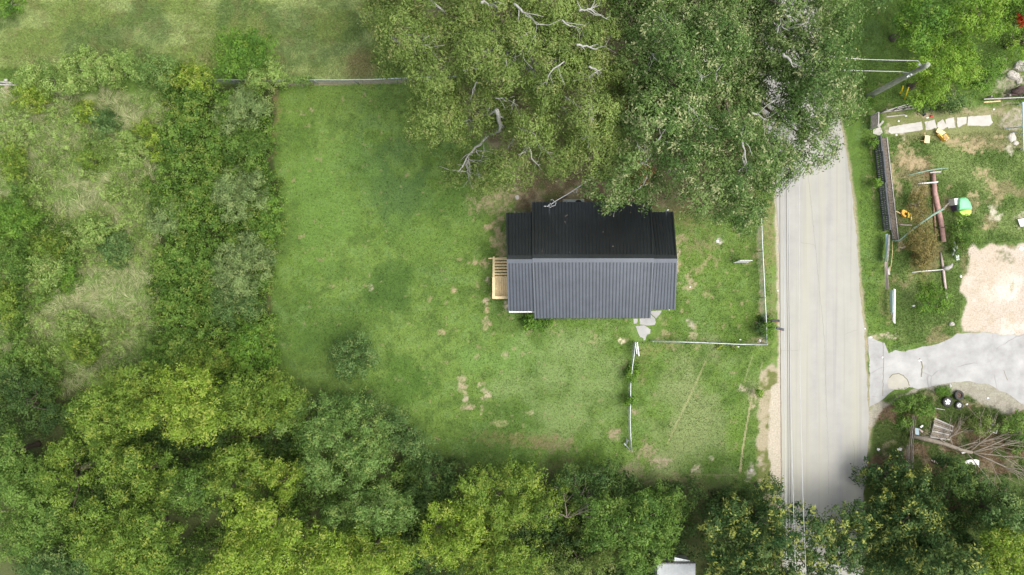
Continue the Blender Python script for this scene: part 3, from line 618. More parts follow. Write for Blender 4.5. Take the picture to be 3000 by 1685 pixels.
# windows and doors on the four sides
def window(c, w, h, face):
    fr = MB(); d = .08
    s = (w + .14, d, h + .14) if face in 'ns' else (d, w + .14, h + .14); fr.box(c, s); o = fr.build('window', M_white, house)
    g = MB(); off = {'n': (0, .03, 0), 's': (0, -.03, 0), 'e': (.03, 0, 0), 'w': (-.03, 0, 0)}[face]
    for sg in (-1, 1):
        s = (w, .05, h / 2 - .03) if face in 'ns' else (.05, w, h / 2 - .03); g.box(Vector(c) + Vector(off) + Vector((0, 0, sg * h / 4)), s)
    g.build('pane', M_glass, o)
ys0 = (main['BL'].y + main['BR'].y) / 2 + .28; yn0 = (main['TL'].y + main['TR'].y) / 2 - .28
for f in (.2, .42, .86): window((lerp(main['BL'].x, main['BR'].x, f), ys0, 1.55), .9, 1.2, 's')
for f in (.2, .5, .8): window((lerp(main['TL'].x, main['TR'].x, f), yn0, 1.6), .8, 1.0, 'n')
xe = rw['BR'].x - .25
for yy in (1.9, -1.0): window((xe, yy, 1.55), .9, 1.2, 'e')
d = MB(); d.box((lerp(main['BL'].x, main['BR'].x, .66), ys0 - .01, 1.1), (1.0, .1, 2.1)); dd = d.build('door', M_white, house)
h = MB(); h.box((lerp(main['BL'].x, main['BR'].x, .66) + .38, ys0 - .09, 1.1), (.05, .07, .16)); h.build('handle', M_galv, dd)
d = MB(); d.box((lw['BL'].x + .24, P(1480, 845).y, 1.95), (.1, .95, 2.0)); d.build('door', M_white, house)
# white gutter brackets hanging out below the left wing's front eave
g = MB(); a = P(*HZ(316, 1289), z=ZE - .22); c = P(*HZ(574, 1288), z=ZE - .22); a2 = P(*HZ(316, 1278), z=ZE - .22); c2 = P(*HZ(574, 1277), z=ZE - .22)
g.bar(a, c, .075, .08)
for t in (.02, .12, .46, .8, .98): g.bar(lerp(a, c, t), lerp(a2, c2, t) + Vector((0, .16, 0)), .06, .06)
g.build('gutter_frame', M_white, house)
for px_ in (318, 570):
    g = MB(); q = P(*HZ(px_, 1289), z=ZE - .3); g.box((q.x, q.y + .02, (ZE - .3) / 2), (.09, .09, ZE - .3)); g.build('porch_post', M_white, house)
v = MB(); q = P(*HZ(1913, 262), z=2.9); v.tube([Vector((q.x, q.y, 2.2)), Vector((q.x, q.y, 3.1))], .05, 8); v.build('vent_pipe', M_white, house)
# deck with stairs on the west side
dk = MB(); zd = .95
x0 = P(1443, 0, zd).x; x1 = lw['BL'].x + .24; ya, yb = P(0, 811, zd).y, P(0, 876, zd).y
n = 11; w = (x1 - x0) / n
for i in range(n): dk.box((x0 + (i + .5) * w, (ya + yb) / 2, zd), (w - .012, ya - yb, .04))
dk.box(((x0 + x1) / 2, ya - .03, zd - .11), (x1 - x0, .04, .17)); dk.box(((x0 + x1) / 2, yb + .03, zd - .11), (x1 - x0, .04, .17)); dk.box((x0 + .03, (ya + yb) / 2, zd - .11), (.04, ya - yb - .1, .17))
deck = dk.build('deck', M_pine, house)
yt = P(0, 759, .2).y; n = 6
for i in range(n):
    z = zd - (i + 1) * zd / (n + 1); yy = lerp(ya, yt, (i + .5) / n); st = MB(); d = (yt - ya) / n
    st.box(((x0 + x1) / 2 + .02, yy + .07, z), (x1 - x0 - .14, d * .50, .15)); st.box(((x0 + x1) / 2 + .02, yy - .09, z), (x1 - x0 - .14, d * .48, .15)); st.box(((x0 + x1) / 2 + .02, yy - d * .46, z + .02), (x1 - x0 - .16, .02, .1))
    st.build('step', M_pine, deck)
rl = MB(); zr = 1.85; xl = P(1446, 0, zr).x; yb2 = P(0, 875, zr).y; ya2 = P(0, 812, zr).y
rl.box((xl, (ya2 + yb2) / 2, zr), (.17, ya2 - yb2, .04)); rl.box(((xl + x1) / 2 + .09, yb2 + .07, zr), (x1 - xl - .02, .17, .042))
rl.bar((xl, ya2 + .02, zr - .01), (xl, yt + .1, zr - .85), .15, .04)
for yy in np.linspace(yb2 + .1, ya2, 4): rl.box((xl, yy, (zr + 0) / 2 - .02), (.09, .09, zr - .04))
rl.box((xl, yt + .1, .5), (.09, .09, 1.0))
for xx in np.linspace(xl + .45, x1 - .05, 3): rl.box((xx, yb2 + .07, zr / 2 - .02), (.09, .09, zr - .04))
for yy in np.linspace(yb2 + .2, ya2 - .1, 9): rl.box((xl + .05, yy, zr - .48), (.035, .035, .9))
for xx in np.linspace(xl + .15, x1 - .15, 8): rl.box((xx, yb2 + .13, zr - .48), (.035, .035, .9))
rl.build('railing', M_pine2, deck)
q = P(1431, 757, .9); rl = MB(); rl.bar((q.x, q.y, .9), (x1 - .1, P(0, 757, .9).y + .03, .92), .06, .09); rl.bar((q.x + .5, q.y, 0), (q.x + .5, q.y, .9), .09, .09); rl.build('railing', M_pine2, deck)
# weatherhead on the roof
wm = MB(); q = P(*HZ(725, 215), z=3.4); wm.tube([Vector((q.x, q.y, 2.9)), Vector((q.x, q.y, 3.55)), Vector((q.x - .08, q.y - .02, 3.62))], .035, 8)
wm.build('service_mast', M_galv, house)
lc_ = MB()
for k, pts in enumerate([[(668, 218), (700, 222), (740, 235)], [(665, 222), (690, 225)], [(700, 224), (735, 190)], [(736, 160), (752, 153), (778, 178), (790, 186), (780, 212), (752, 222), (738, 218)]]):
    lc_.tube([P(*HZ(*p), z=3.6 + .04 * k) for p in pts], .018, 5)
lc_.build('cable_loop', M_lcable, house)

# service drop cable up into the oak
sc_ = MB(); pts = [(735, 205, 3.62), (800, 160, 3.8), (900, 103, 4.1), (1000, 38, 4.5), (1060, 0, 4.8), (1130, -50, 5.3), (1300, -160, 6.2)]
sc_.tube([P(*HZ(x, y), z=z) for x, y, z in pts], .026, 6)
sc_.tube([P(*HZ(x, y), z=z) for x, y, z in [(955, 72, 4.2), (975, 82, 4.2), (998, 80, 4.3), (1000, 55, 4.4), (996, 42, 4.5)]], .014, 5)
tag(sc_.build('service_cable', M_lcable), 'twisted pale service drop cable running from the rear roof edge up into the oak', 'cable')
# air conditioner
ac = empty('air_conditioner', P(1681, 588), 'grey outdoor air conditioner unit behind the house against the rear wall', 'air conditioner')
b = MB(); q0 = P(1657, 584, .8); q1 = P(1708, 584, .8); cx = (q0.x + q1.x) / 2; yy = q0.y - .32
b.box((cx, yy, .42), (q1.x - q0.x, .62, .78)); b.build('casing', mat('ac_grey', (.34, .38, .38), .5, .05, 4), ac, bevel=.02)
b = MB(); b.lathe([(0, .0), (.06, .0), (.06, .02), (.20, .02), (.2, .0), (.24, 0), (.24, .015)], (cx + .28, yy + .05, .815), 24); b.box((cx + .28, yy + .05, .83), (.46, .02, .012)); b.box((cx + .28, yy + .05, .842), (.02, .46, .012))
b.build('fan_grille', M_fan, ac)
b = MB(); b.box((cx, yy, .015), (1.5, .8, .05)); b.build('pad', M_walk, ac)

# ------------------------------------------------------------ fences of wire mesh
def wire_fence(name, label, pts, h=1.15, posts=None, rail_r=.032, lean=0.0, meshy=True, group=None):
    """pts = photo pixels of the TOP rail (height h)"""
    w = [P(x, y, h) for x, y in pts]; t = empty(name, Vector((w[0].x, w[0].y, 0)), label, 'fence', group)
    b = MB(); b.tube(w, rail_r, 8); b.build('top_rail', M_galv, t, True)
    # wire diamonds
    L = [0]
    for a, c in zip(w, w[1:]): L.append(L[-1] + (c - a).length)
    def at(s, z):
        s = min(max(s, 0), L[-1])
        for i in range(len(L) - 1):
            if s <= L[i + 1] + 1e-6: q = w[i].lerp(w[i + 1], (s - L[i]) / (L[i + 1] - L[i] + 1e-9)); return Vector((q.x, q.y, z))
        return Vector((w[-1].x, w[-1].y, z))
    if meshy:
        b = MB(); st = .14; k = int(L[-1] / st)
        for i in range(-8, k + 1):
            for sg in (1, -1):
                s0, s1 = i * st, i * st + h; a0, a1 = (0.04, h) if sg > 0 else (h, 0.04)
                if s0 < 0: f = -s0 / h; a0 = a0 + (a1 - a0) * f; s0 = 0
                if s1 > L[-1]: f = (L[-1] - s0) / (s1 - s0) if s1 > s0 else 0; a1 = a0 + (a1 - a0) * f; s1 = L[-1]
                if s1 - s0 > .05: b.bar(at(s0, a0), at(s1, a1), .006, .006)
        b.build('wire_mesh', M_mesh, t)
    n = posts or max(2, int(L[-1] / 2.6) + 1)
    for i in range(n):
        q = at(L[-1] * i / (n - 1), 0); b = MB(); b.tube([q, q + Vector((0, 0, h + .05)), q + Vector((0, 0, h + .07))], [.038, .038, .01], 8); b.build('post', M_galv, t, True)
    return t
wire_fence('wire_fence', 'long wire fence with a pale top rail between the meadow and the back lawn', [(560, 233), (845, 235), (900, 234), (1000, 234), (1090, 233), (1180, 229), (1225, 227), (1400, 222)], 1.2)
wire_fence('wire_fence', 'wire fence beside the road with a pale rail running from the oak to the corner', [(2231, 600), (2231, 640), (2234, 720), (2239, 820), (2243, 900), (2246, 960), (2247, 1008)], 1.2)
wire_fence('wire_fence', 'wire fence south of the house with a pale rail meeting the roadside fence', [(1913, 1001), (2000, 1002), (2080, 1005), (2170, 1009), (2247, 1009)], 1.2)
wire_fence('wire_fence', 'free standing curved wire fence overgrown with vines across the lawn', [(1861, 1003), (1858, 1040), (1853, 1075), (1848, 1120), (1847, 1180), (1846, 1230), (1848, 1280), (1851, 1322)], 1.1)
gt = empty('wire_gate', P(1864, 1003), 'open wire gate folded back beside the front end of the curved fence', 'gate')
b = MB(); a = P(1867, 1004, 1.1); c = P(1872, 1042, 1.1)
for z in (.15, 1.1): b.bar((a.x, a.y, z), (c.x, c.y, z), .05, .05)
for q in (a, c): b.bar((q.x, q.y, .12), (q.x, q.y, 1.13), .05, .05)
b.build('frame', M_galv, gt)
b = MB()
for i in range(9):
    q = a.lerp(c, (i + .5) / 9); b.bar((q.x, q.y, .18), (q.x, q.y, 1.08), .008, .008)
for z in np.linspace(.25, 1.0, 6): b.bar((a.x, a.y, z), (c.x, c.y, z), .008, .008)
b.build('wire_mesh', M_mesh, gt)
b = MB(); b.bar(P(1831, 1303, .3), P(1850, 1321, .6), .05, .05); b.add([P(1835, 1284, .25), P(1842, 1290, .3), P(1838, 1300, .2), P(1833, 1302, .1)], [(0, 1, 2, 3), (3, 2, 1, 0)]); b.bar(P(1829, 1299, .3), P(1834, 1305, .35), .09, .06)
tag(b.build('bent_fence_brace', M_galv), 'bent metal brace with a loose plate at the south end of the curved fence', 'brace')
b = MB(); b.tube([P(0, 240, .9), P(36, 243, 1.0)], .07, 8); b.tube([P(14, 236, 1.05), P(22, 236, 1.05)], .12, 8); b.tube([P(-60, 250, .6), P(20, 248, .9), P(60, 250, .8)], .05, 6)
tag(b.build('broken_fence_post', M_greyl, None, True), 'broken pale fence post lying at the left edge beside the hedge', 'post')

# ------------------------------------------------------------ overhead lines
def wire(label, pts, r, m, group='power lines over the road'):
    b = MB(); b.tube([P(x, y, z) for x, y, z in pts], r, 5); return tag(b.build('power_line', m), label, 'cable', group)
wire('left bright power line hanging along the road edge', [(2294, 300, 8.0), (2297, 800, 7.4), (2299, 1123, 7.4), (2303, 1500, 7.8), (2305, 1900, 8.4)], .015, M_lcable)
wire('middle bright power line along the left half of the road', [(2308, 300, 8.2), (2312, 800, 7.6), (2315, 1123, 7.6), (2325, 1500, 7.9), (2338, 1900, 8.5)], .015, M_lcable)
wire('right bright power line nearest the centre of the road', [(2340, 300, 8.2), (2342, 800, 7.6), (2344, 1123, 7.6), (2352, 1450, 7.9), (2370, 1900, 8.5)], .015, M_lcable)
wire('dark cable nearest the left edge of the road', [(2284, 300, 6.2), (2285, 800, 5.9), (2287, 1123, 5.9), (2289, 1450, 6.0), (2290, 1900, 6.4)], .013, M_black)
wire('dark cable between the two left bright power lines', [(2302, 300, 6.4), (2305, 800, 6.0), (2308, 1123, 6.0), (2309, 1450, 6.0), (2312, 1900, 6.4)], .013, M_black)
wire('short dark cable ending beside the lower driveway', [(2309, 300, 6.5), (2311, 800, 6.2), (2313, 1060, 6.1), (2316, 1500, 6.2), (2320, 1900, 6.5)], .013, M_black)

# utility pole, its two wires, guy guards
up = empty('utility_pole', P(2543, 283), 'weathered wooden utility pole standing in the grass east of the road', 'utility pole')
zt = HC * (1 - math.hypot(1043, 559) / math.hypot(1210, 667)) ; bx = P(2543, 283)
b = MB(); b.tube([bx, bx + Vector((0, 0, 2)), bx + Vector((0.03, 0, zt - .3)), bx + Vector((0.03, 0, zt))], [.19, .18, .15, .14], 14); b.build('pole', M_pole, up, True)
zk = lambda px: HC * (1 - 1043 / (px - 1500)) if px > 2543 else 0
for (x, y, hh) in ((2681, 186, zt - .8), (2650, 211, zt * .78), (2647, 219, zt * .74)):
    b = MB(); q = bx + Vector((-.1, .22 if y < 200 else -.1, hh)); b.tube([bx + Vector((0, 0, hh)), q], .03, 6); b.lathe([(0, -.08), (.07, -.06), (.05, -.02), (.09, .02), (.05, .06), (0, .09)], q, 12); b.build('insulator', M_white, up, True)
b = MB(); b.bar(bx + Vector((-.3, -.25, zt * .76)), bx + Vector((.3, .25, zt * .76)), .07, .09); b.build('bracket', M_galv, up)
b = MB(); b.tube([bx + Vector((0, 0, zt - .6)), P(2690, 178, zt - .8), P(2640, 177, zt - 1.0), P(2530, 174, zt - 1.4), P(2350, 160, zt - 1.4)], .02, 5); tag(b.build('service_cable', M_lcable), 'upper thin cable from the utility pole top across the grass to the oak', 'cable')
b = MB(); b.tube([bx + Vector((0, 0, zt * .76)), P(2640, 210, zt * .74), P(2590, 209, zt * .72), P(2510, 207, zt * .68), P(2350, 200, zt * .66)], .02, 5); tag(b.build('service_cable', M_lcable), 'lower thin cable from midway up the utility pole to the oak', 'cable')
for lab, top, bot, w in (('left yellow guard on a guy wire beside the utility pole', (2646, 252), (2639, 278), .045), ('right yellow guard on a guy wire beside the utility pole', (2662, 256), (2650, 290), .045)):
    t = empty('guy_wire', P(*bot), lab, 'guy wire', 'guy wires of the utility pole'); g0 = P(*bot, .05)
    k = (top[0] - 1500) / (bot[0] - 1500); a1 = P(*top, 1.6)
    b = MB(); b.tube([g0, a1], w, 8); 
    if 'left' in lab: b.tube([P(2641, 268, .5), P(2636, 274, .4)], .05, 6)
    b.build('guard', M_yellow, t, True)
    b = MB(); b.tube([a1, bx + Vector((.12, -.05, zt - (1.2 if 'left' in lab else .5)))], .008, 4); b.build('wire', M_mesh, t)

# ------------------------------------------------------------ mailboxes, sign
def mailbox(label, c, ang, m, pale=None):
    g = P(c[0] - 2, c[1]); t = empty('mailbox', g, label, 'mailbox', 'roadside mailboxes'); zt_ = 1.05; q = P(c[0], c[1], 1.2)
    R = Matrix.Rotation(ang, 3, 'Z'); b = MB(); w, L, n = .085, .26, 8; prof = [(-w, 0), (w, 0), (w, .11)] + [(w * math.cos(a), .11 + w * math.sin(a)) for a in [math.pi * i / n for i in range(1, n)]] + [(-w, .11)]
    vs = [Vector((q.x, q.y, 1.02)) + R @ Vector((x, y, z)) for x in (-L, L) for y, z in prof]; k = len(prof)
    b.add(vs, [tuple(range(k)), tuple(range(2 * k - 1, k - 1, -1))] + [(i, k + i, k + (i + 1) % k, (i + 1) % k) for i in range(k)]); b.build('box', m, t)
    b = MB(); b.box(Vector((q.x, q.y, 1.10)) + R @ Vector((L + .012, 0, 0)), (.02, .175, .19), M=R); b.build('door', M_cable, t)
    b = MB(); b.box(Vector((q.x, q.y, 1.16)) + R @ Vector((.08, -.1, 0)), (.16, .012, .04), M=R); b.build('flag', M_red, t)
    b = MB(); p0 = Vector((q.x, q.y, 0)) + R @ Vector((-.28, 0, 0)); b.box((p0.x, p0.y, .55), (.1, .1, 1.1), M=R.to_3x3()); b.bar(Vector((p0.x, p0.y, .97)), Vector((q.x, q.y, .97)) + R @ Vector((.16, 0, 0)), .09, .09); b.build('post', M_greyl if pale else M_brownpl, t)
mailbox('plain black mailbox, upper of the two beside the road fence', (2273, 940.5), 0.0, M_black)
mailbox('scuffed dark mailbox tilted over the road edge, lower of the two', (2286, 963.5), math.radians(-14), mat('worn_blue_black', (.07, .08, .095), .45, .5, 16), True)
sg = empty('yard_sign', P(2160, 770), 'white yard sign seen edge-on on the lawn east of the house', 'sign')
b = MB(); v = [P(2150, 770.5, .35), P(2187, 770, .35), P(2205, 763.5, 1.15), P(2167, 763.5, 1.15)]
n_ = (v[1] - v[0]).cross(v[3] - v[0]).normalized() * .03; b.add(v + [x - n_ for x in v], [(0, 1, 2, 3), (7, 6, 5, 4), (0, 4, 5, 1), (1, 5, 6, 2), (2, 6, 7, 3), (3, 7, 4, 0)]); bd = b.build('board', M_white, sg)
b = MB(); u = [v[0].lerp(v[3], .45).lerp(v[1].lerp(v[2], .45), .2), v[0].lerp(v[3], .45).lerp(v[1].lerp(v[2], .45), .8)]; b.bar(u[0] + n_ * .1 + Vector((0, 0, .01)), u[1] + n_ * .1 + Vector((0, 0, .01)), .1, .01); b.build('printed_band', M_cable, bd)
for q in (v[0], v[1]): b = MB(); b.bar(Vector((q.x + .05, q.y, 0)), Vector((q.x + .05, q.y + .01, .5)), .04, .04); b.build('stake', M_white, sg)

# ------------------------------------------------------------ yard east of the road
def pallet_proto(label, cat='pallet', group=None, n=8, L=1.12, H=1.12):
    t = empty('standing_pallet', (0, 0, 0), label, cat, group)
    for z in (.06, H / 2, H - .05):
        b = MB(); b.box((0, 0, z), (.09, L - .02, .15)); b.build('stringer', M_pallet, t, local=True)
    for i in range(n):
        b = MB(); b.box((-.056, -L / 2 + (i + .5) * L / n, H / 2), (.022, .10 if i % 3 else .08, H)); b.build('slat', M_pallet, t, local=True)
    return t
def copy_tree(o, parent=None):
    c = o.copy(); S.collection.objects.link(c); c.parent = parent
    for ch in o.children: copy_tree(ch, c)
    return c
pl0 = pallet_proto('x', 'pallet', 'pallets standing as a fence along the road verge')
plab = ['grey pallet standing at the north end of the pallet fence', 'grey pallet second from the north end of the pallet fence', 'grey pallet just north of the middle of the pallet fence', 'grey pallet just south of the middle of the pallet fence', 'grey pallet second from the south end of the pallet fence', 'grey pallet at the south end of the pallet fence beside the blue sheet']
A, B = P(2560, 405), P(2590, 677)
for i in range(6):
    o = pl0 if i == 0 else copy_tree(pl0); q = A.lerp(B, (i + .5) / 6); o.location = q; o.rotation_euler = (0, random.uniform(-.05, .08), math.atan2(B.x - A.x, A.y - B.y) + random.uniform(-.02, .02)); o['label'] = plab[i]
def board(name, label, cat, pts, z, th, m, group=None, tilt=None):
    """loose flat piece: outline in photo pixels, per-corner heights"""
    zs = z if hasattr(z, '__len__') else [z] * len(pts); v = [P(x, y, zz) for (x, y), zz in zip(pts, zs)]; n = len(v); b = MB()
    nr = (v[1] - v[0]).cross(v[2] - v[0]).normalized(); nr = nr if nr.z > 0 else -nr
    vs = v + [x - nr * th for x in v]; fl = (v[1] - v[0]).cross(v[2] - v[0]).z > 0
    fs = [tuple(range(n)), tuple(range(2 * n - 1, n - 1, -1))] + [(i, n + i, n + (i + 1) % n, (i + 1) % n) for i in range(n)]
    if not fl: fs = [tuple(reversed(f)) for f in fs]
    b.add(vs, fs); return tag(b.build(name, m), label, cat, group)
# long planked bench behind the pallets
bn = empty('plank_platform', P(2600, 540), 'long weathered brown plank platform behind the pallet fence', 'platform')
a0, a1, c0, c1 = P(2583, 405, .35), P(2600, 402, .35), P(2617, 700, .35), P(2634, 705, .35); nb = 34
for i in range(nb):
    t0, t1 = i / nb, (i + .93) / nb; b = MB(); v = [a0.lerp(c0, t0), a1.lerp(c1, t0), a1.lerp(c1, t1), a0.lerp(c0, t1)]; o_ = random.uniform(-.04, .04); v = [x + Vector((o_, 0, random.uniform(-.008, .012))) for x in v]
    b.add(v + [x - Vector((0, 0, .04)) for x in v], [(3, 2, 1, 0), (4, 5, 6, 7), (0, 1, 5, 4), (1, 2, 6, 5), (2, 3, 7, 6), (3, 0, 4, 7)]); b.build('plank', M_brownpl, bn)
b = MB(); b.bar(a1.lerp(a0, .15) + Vector((0, 0, .04)), c1.lerp(c0, .15) + Vector((0, 0, .04)), .05, .05); b.bar(a0.lerp(a1, .1) - Vector((0, 0, .12)), c0.lerp(c1, .1) - Vector((0, 0, .12)), .07, .15); b.bar(a1 - Vector((.1, 0, .12)), c1 - Vector((.1, 0, .12)), .07, .15); b.build('beam', M_greyl, bn)
board('metal_sheet', 'pale blue metal sheet leaning at the south end of the pallet fence', 'metal sheet', [(2595, 686), (2601, 686), (2602, 715), (2598, 748), (2594, 767), (2591, 766), (2593, 735), (2596, 710)], [.9, 1, 1, 1, 1, .2, .2, .2], .02, M_blue)
board('plank', 'brown plank standing beside the pale blue metal sheet', 'plank', [(2603, 688), (2608, 688), (2606, 730), (2602, 767), (2598, 766), (2602, 720)], .9, .04, M_grey)
board('panel', 'long whitish panel lying in line with the pallet fence', 'panel', [(2592, 767), (2599, 768), (2604, 846), (2593, 846)], [.8, .9, .9, .5], .04, M_pink)
board('plank', 'short grey board beside the long whitish panel', 'plank', [(2601, 790), (2606, 780), (2608, 805), (2601, 806)], .5, .04, M_greyl)
board('metal_sheet', 'light blue sheet at the south end of the junk row', 'metal sheet', [(2609, 850), (2616, 850), (2616, 918), (2610, 910), (2608, 880)], [.3, .8, .8, .3, .3], .02, M_blue)
board('plank', 'long white board at the south end of the junk row', 'plank', [(2619, 846), (2624, 848), (2623, 949), (2618, 944)], [.9, .9, .7, .7], .05, M_white)
b = MB(); b.bar(P(2610, 914, .5), P(2615, 926, .4), .06, .04); b.bar(P(2616, 918, .6), P(2614, 940, .4), .05, .04); tag(b.build('wood_scrap', M_greyl), 'broken wood scrap beside the light blue sheet at the south end', 'wood scrap')
# wooden gate + picket run in the north
gp = empty('wooden_gate', P(2562, 360), 'grey slatted wooden gate beside the concrete garden path', 'gate'); ga, gb = P(2551, 341), P(2550, 378)
for i in range(7):
    z = .12 + i * .165; b = MB(); q = ga.lerp(gb, .5); b.bar(Vector((ga.x, ga.y + .05, z)), Vector((gb.x, gb.y, z)), .035, .085); b.build('slat', M_grey, gp)
b = MB(); b.bar(Vector((ga.x - .03, ga.y, 0)), Vector((ga.x - .03, ga.y, 1.3)), .08, .08); b.bar(Vector((gb.x - .03, gb.y, 0)), Vector((gb.x - .03, gb.y, 1.3)), .08, .08); b.bar(Vector((ga.x, ga.y, 1.25)), Vector((gb.x, gb.y, 1.25)), .09, .07); b.build('frame', M_greyl, gp)
b = MB(); b.bar(P(2573, 372, .6), P(2588, 355, .2), .13, .04); tag(b.build('plank', M_greyl), 'silver plank propped against the slatted wooden gate', 'plank')
rf = empty('rail_fence', P(2577, 335), 'low grey rail fence running east from the slatted wooden gate', 'fence')
for i, (z, o_) in enumerate(((.3, 0), (.65, .02), (1.05, .04))):
    b = MB(); p0, p1 = P(2577, 331, .0), P(2672, 320, .0); b.bar(Vector((p0.x, p0.y + o_ - .1 * z, z)), Vector((p1.x, p1.y + o_ + .15 * i, z)), .05, .1); b.build('rail', M_greyl, rf)
for t_ in (0, .33, .66, 1): b = MB(); q = P(2577, 331).lerp(P(2672, 320), t_); b.box((q.x, q.y, .58), (.09, .09, 1.16)); b.build('post', M_grey, rf)
board('plank', 'pale plank lying between the rail fence and the garden path', 'plank', [(2597, 341), (2651, 335), (2652, 338), (2598, 344)], .06, .04, M_greyl)
board('plank', 'thin tan stick north of the rail fence', 'stick', [(2634, 312), (2658, 316), (2657, 319), (2633, 314)], .06, .04, M_dead)
rf = empty('rail_fence', P(2885, 292), 'weathered rail fence at the right edge below the bushes', 'fence')
for i, z in enumerate((.35, .8)):
    b = MB(); b.bar(P(2882, 291, z), P(3040, 284, z), .06, .12); b.build('rail', M_greyl if i else M_grey, rf)
for x in (2882, 2935, 2990, 3040): b = MB(); q = P(x, 291 - (x - 2882) * .045); b.box((q.x, q.y, .5), (.11, .11, 1.0)); b.build('post', M_grey, rf)
board('plank', 'pale plank on the ground along the right edge rail fence', 'plank', [(2882, 298), (2932, 294), (2932, 298), (2884, 301)], .05, .04, M_tan)
b = MB(); b.tube([P(2962, 270, .3), P(2985, 268, .5), P(3010, 262, .4), P(3060, 262, .4)], [.2, .28, .3, .3], 7); b.tube([P(2940, 273, .5), P(2980, 279, .5)], .05, 5); b.tube([P(2975, 262, .5), P(2990, 256, .7), P(3010, 258, .6)], [.1, .14, .12], 6)
tag(b.build('dead_log', mat('dark_rotten_wood', (.09, .06, .055), .95, .4, 9, bump=.6), None, True), 'dark rotten log at the right edge behind the rail fence', 'log')
def stick(name, label, cat, pts, r, m, n=6): 
    b = MB(); b.tube([P(x, y, z) for x, y, z in pts], r, n); return tag(b.build(name, m, None, True), label, cat)
stick('log', 'long red brown fallen log across the yard', 'log', [(2735, 500, .2), (2738, 560, .22), (2746, 600, .22), (2757, 650, .22), (2765, 709, .2)], [.12, .17, .18, .17, .16], M_log, 12)
stick('log', 'thin brown log lying just left of the long red brown log', 'log', [(2728, 500, .08), (2734, 560, .08), (2736, 610, .08), (2742, 700, .08)], [.06, .08, .08, .05], M_rust, 8)
stick('log', 'thin grey and rust log south of the long red brown log', 'log', [(2756, 740, .1), (2763, 785, .12), (2768, 830, .12), (2775, 880, .1)], [.05, .09, .09, .05], M_pink, 8)
stick('strap', 'black strap around the long red brown log', 'strap', [(2737, 665, .25), (2750, 667, .42), (2766, 667, .42), (2768, 663, .3)], .03, M_black)
stick('pole', 'mossy green pole lying across the north end of the log', 'pole', [(2655, 515, .5), (2700, 504, .6), (2740, 496, .6), (2778, 492, .5)], [.03, .045, .05, .03], M_gpole)
board('plank', 'whitish board lying on the log just below the mossy green pole', 'plank', [(2724, 504), (2758, 501), (2758, 505), (2725, 508)], .5, .03, M_greyl)
stick('pole', 'short white pole across the log in the middle of the yard', 'pole', [(2690, 538, .4), (2720, 536, .45), (2748, 533, .45)], [.05, .045, .05], M_white)
stick('pole', 'long mossy leaning pole from the platform to the green play house', 'pole', [(2614, 705, .5), (2626, 706, .5), (2636, 704, .6), (2665, 678, 1.0), (2700, 652, 1.4), (2735, 628, 1.7), (2765, 611, 1.9)], [.02, .03, .05, .06, .07, .08, .09], M_gpole)
stick('branch', 'pale broken branch end beside the green play house', 'branch', [(2762, 612, 1.9), (2772, 602, 1.9), (2782, 593, 1.8)], [.09, .07, .02], M_dead)
stick('pole', 'thin white pole lying across the southern thin log', 'pole', [(2672, 798, .3), (2710, 794, .35), (2765, 790, .35)], [.035, .03, .025], M_white)
b = MB(); b.tube([P(2764, 788, .3), P(2776, 784, .4), P(2786, 780, .45), P(2791, 772, .5)], [.12, .14, .13, .05], 7); b.tube([P(2766, 790, .3), P(2778, 789, .35), P(2790, 782, .4)], [.06, .07, .03], 6); tag(b.build('driftwood', M_greyl, None, True), 'gnarled grey driftwood stump on the end of the thin white pole', 'driftwood')
stick('stick', 'pinkish stick on the grass right of the platform', 'stick', [(2634, 658, .1), (2650, 659, .12), (2671, 660, .1)], .045, M_pink)
stick('stick', 'crooked twig below the end of the platform', 'stick', [(2632, 724, .1), (2644, 727, .1), (2652, 722, .12)], .03, M_pink)
stick('hose', 'thin pale rope running south from the platform past the panels', 'rope', [(2614, 706, .3), (2615, 740, .2), (2611, 775, .2), (2606, 800, .1)], .018, M_tan)
# toys and chairs
def chair_toy(label, pts_seat, pts_back, legs, m, cat='chair'):
    t = empty('toy_chair', P(*pts_seat[0]), label, cat)
    def slab(name, pts, z0, z1, m_):
        b = MB(); v = [P(x, y, z0 if i < 2 else z1) for i, (x, y) in enumerate(pts)]
        nr = (v[1] - v[0]).cross(v[2] - v[0]).normalized(); nr = nr if nr.z > 0 else -nr; vs = v + [x - nr * .035 for x in v]; f = [(0, 1, 2, 3), (7, 6, 5, 4), (0, 4, 5, 1), (1, 5, 6, 2), (2, 6, 7, 3), (3, 7, 4, 0)]
        if (v[1] - v[0]).cross(v[2] - v[0]).z < 0: f = [tuple(reversed(x)) for x in f]
        b.add(vs, f); return b.build(name, m_, t, bevel=.008)
    slab('seat', pts_seat, .33, .35, m); slab('backrest', pts_back, .36, .75, m)
    for a, c in legs: b = MB(); b.bar(P(*a, .34), P(*c, .02), .045, .045); b.build('leg', m, t)
    return t
chair_toy('tan wooden child chair tipped over below the garden path', [(2711, 396), (2725, 398), (2723, 420), (2708, 418)], [(2708, 388), (2711, 388), (2711, 397), (2709, 397)], [((2710, 390), (2697, 390)), ((2709, 413), (2696, 412))], M_tan)
chair_toy('tan and orange plastic child seat lying by the garden path', [(2749, 374), (2771, 388), (2760, 397), (2742, 386)], [(2762, 398), (2769, 394), (2779, 406), (2772, 412)], [((2748, 394), (2766, 412)), ((2768, 394), (2781, 405)), ((2766, 411), (2778, 407))], M_tan)
b = MB()
for pts in ([(2747, 392), (2750, 391), (2768, 410), (2766, 413)], [(2768, 394), (2772, 393), (2781, 404), (2776, 410)], [(2758, 400), (2764, 397), (2772, 406), (2766, 411)]): b.prism([tuple(P(x, y, .3)[:2]) for x, y in pts], .1, .42 if pts[0][0] < 2750 else .3)
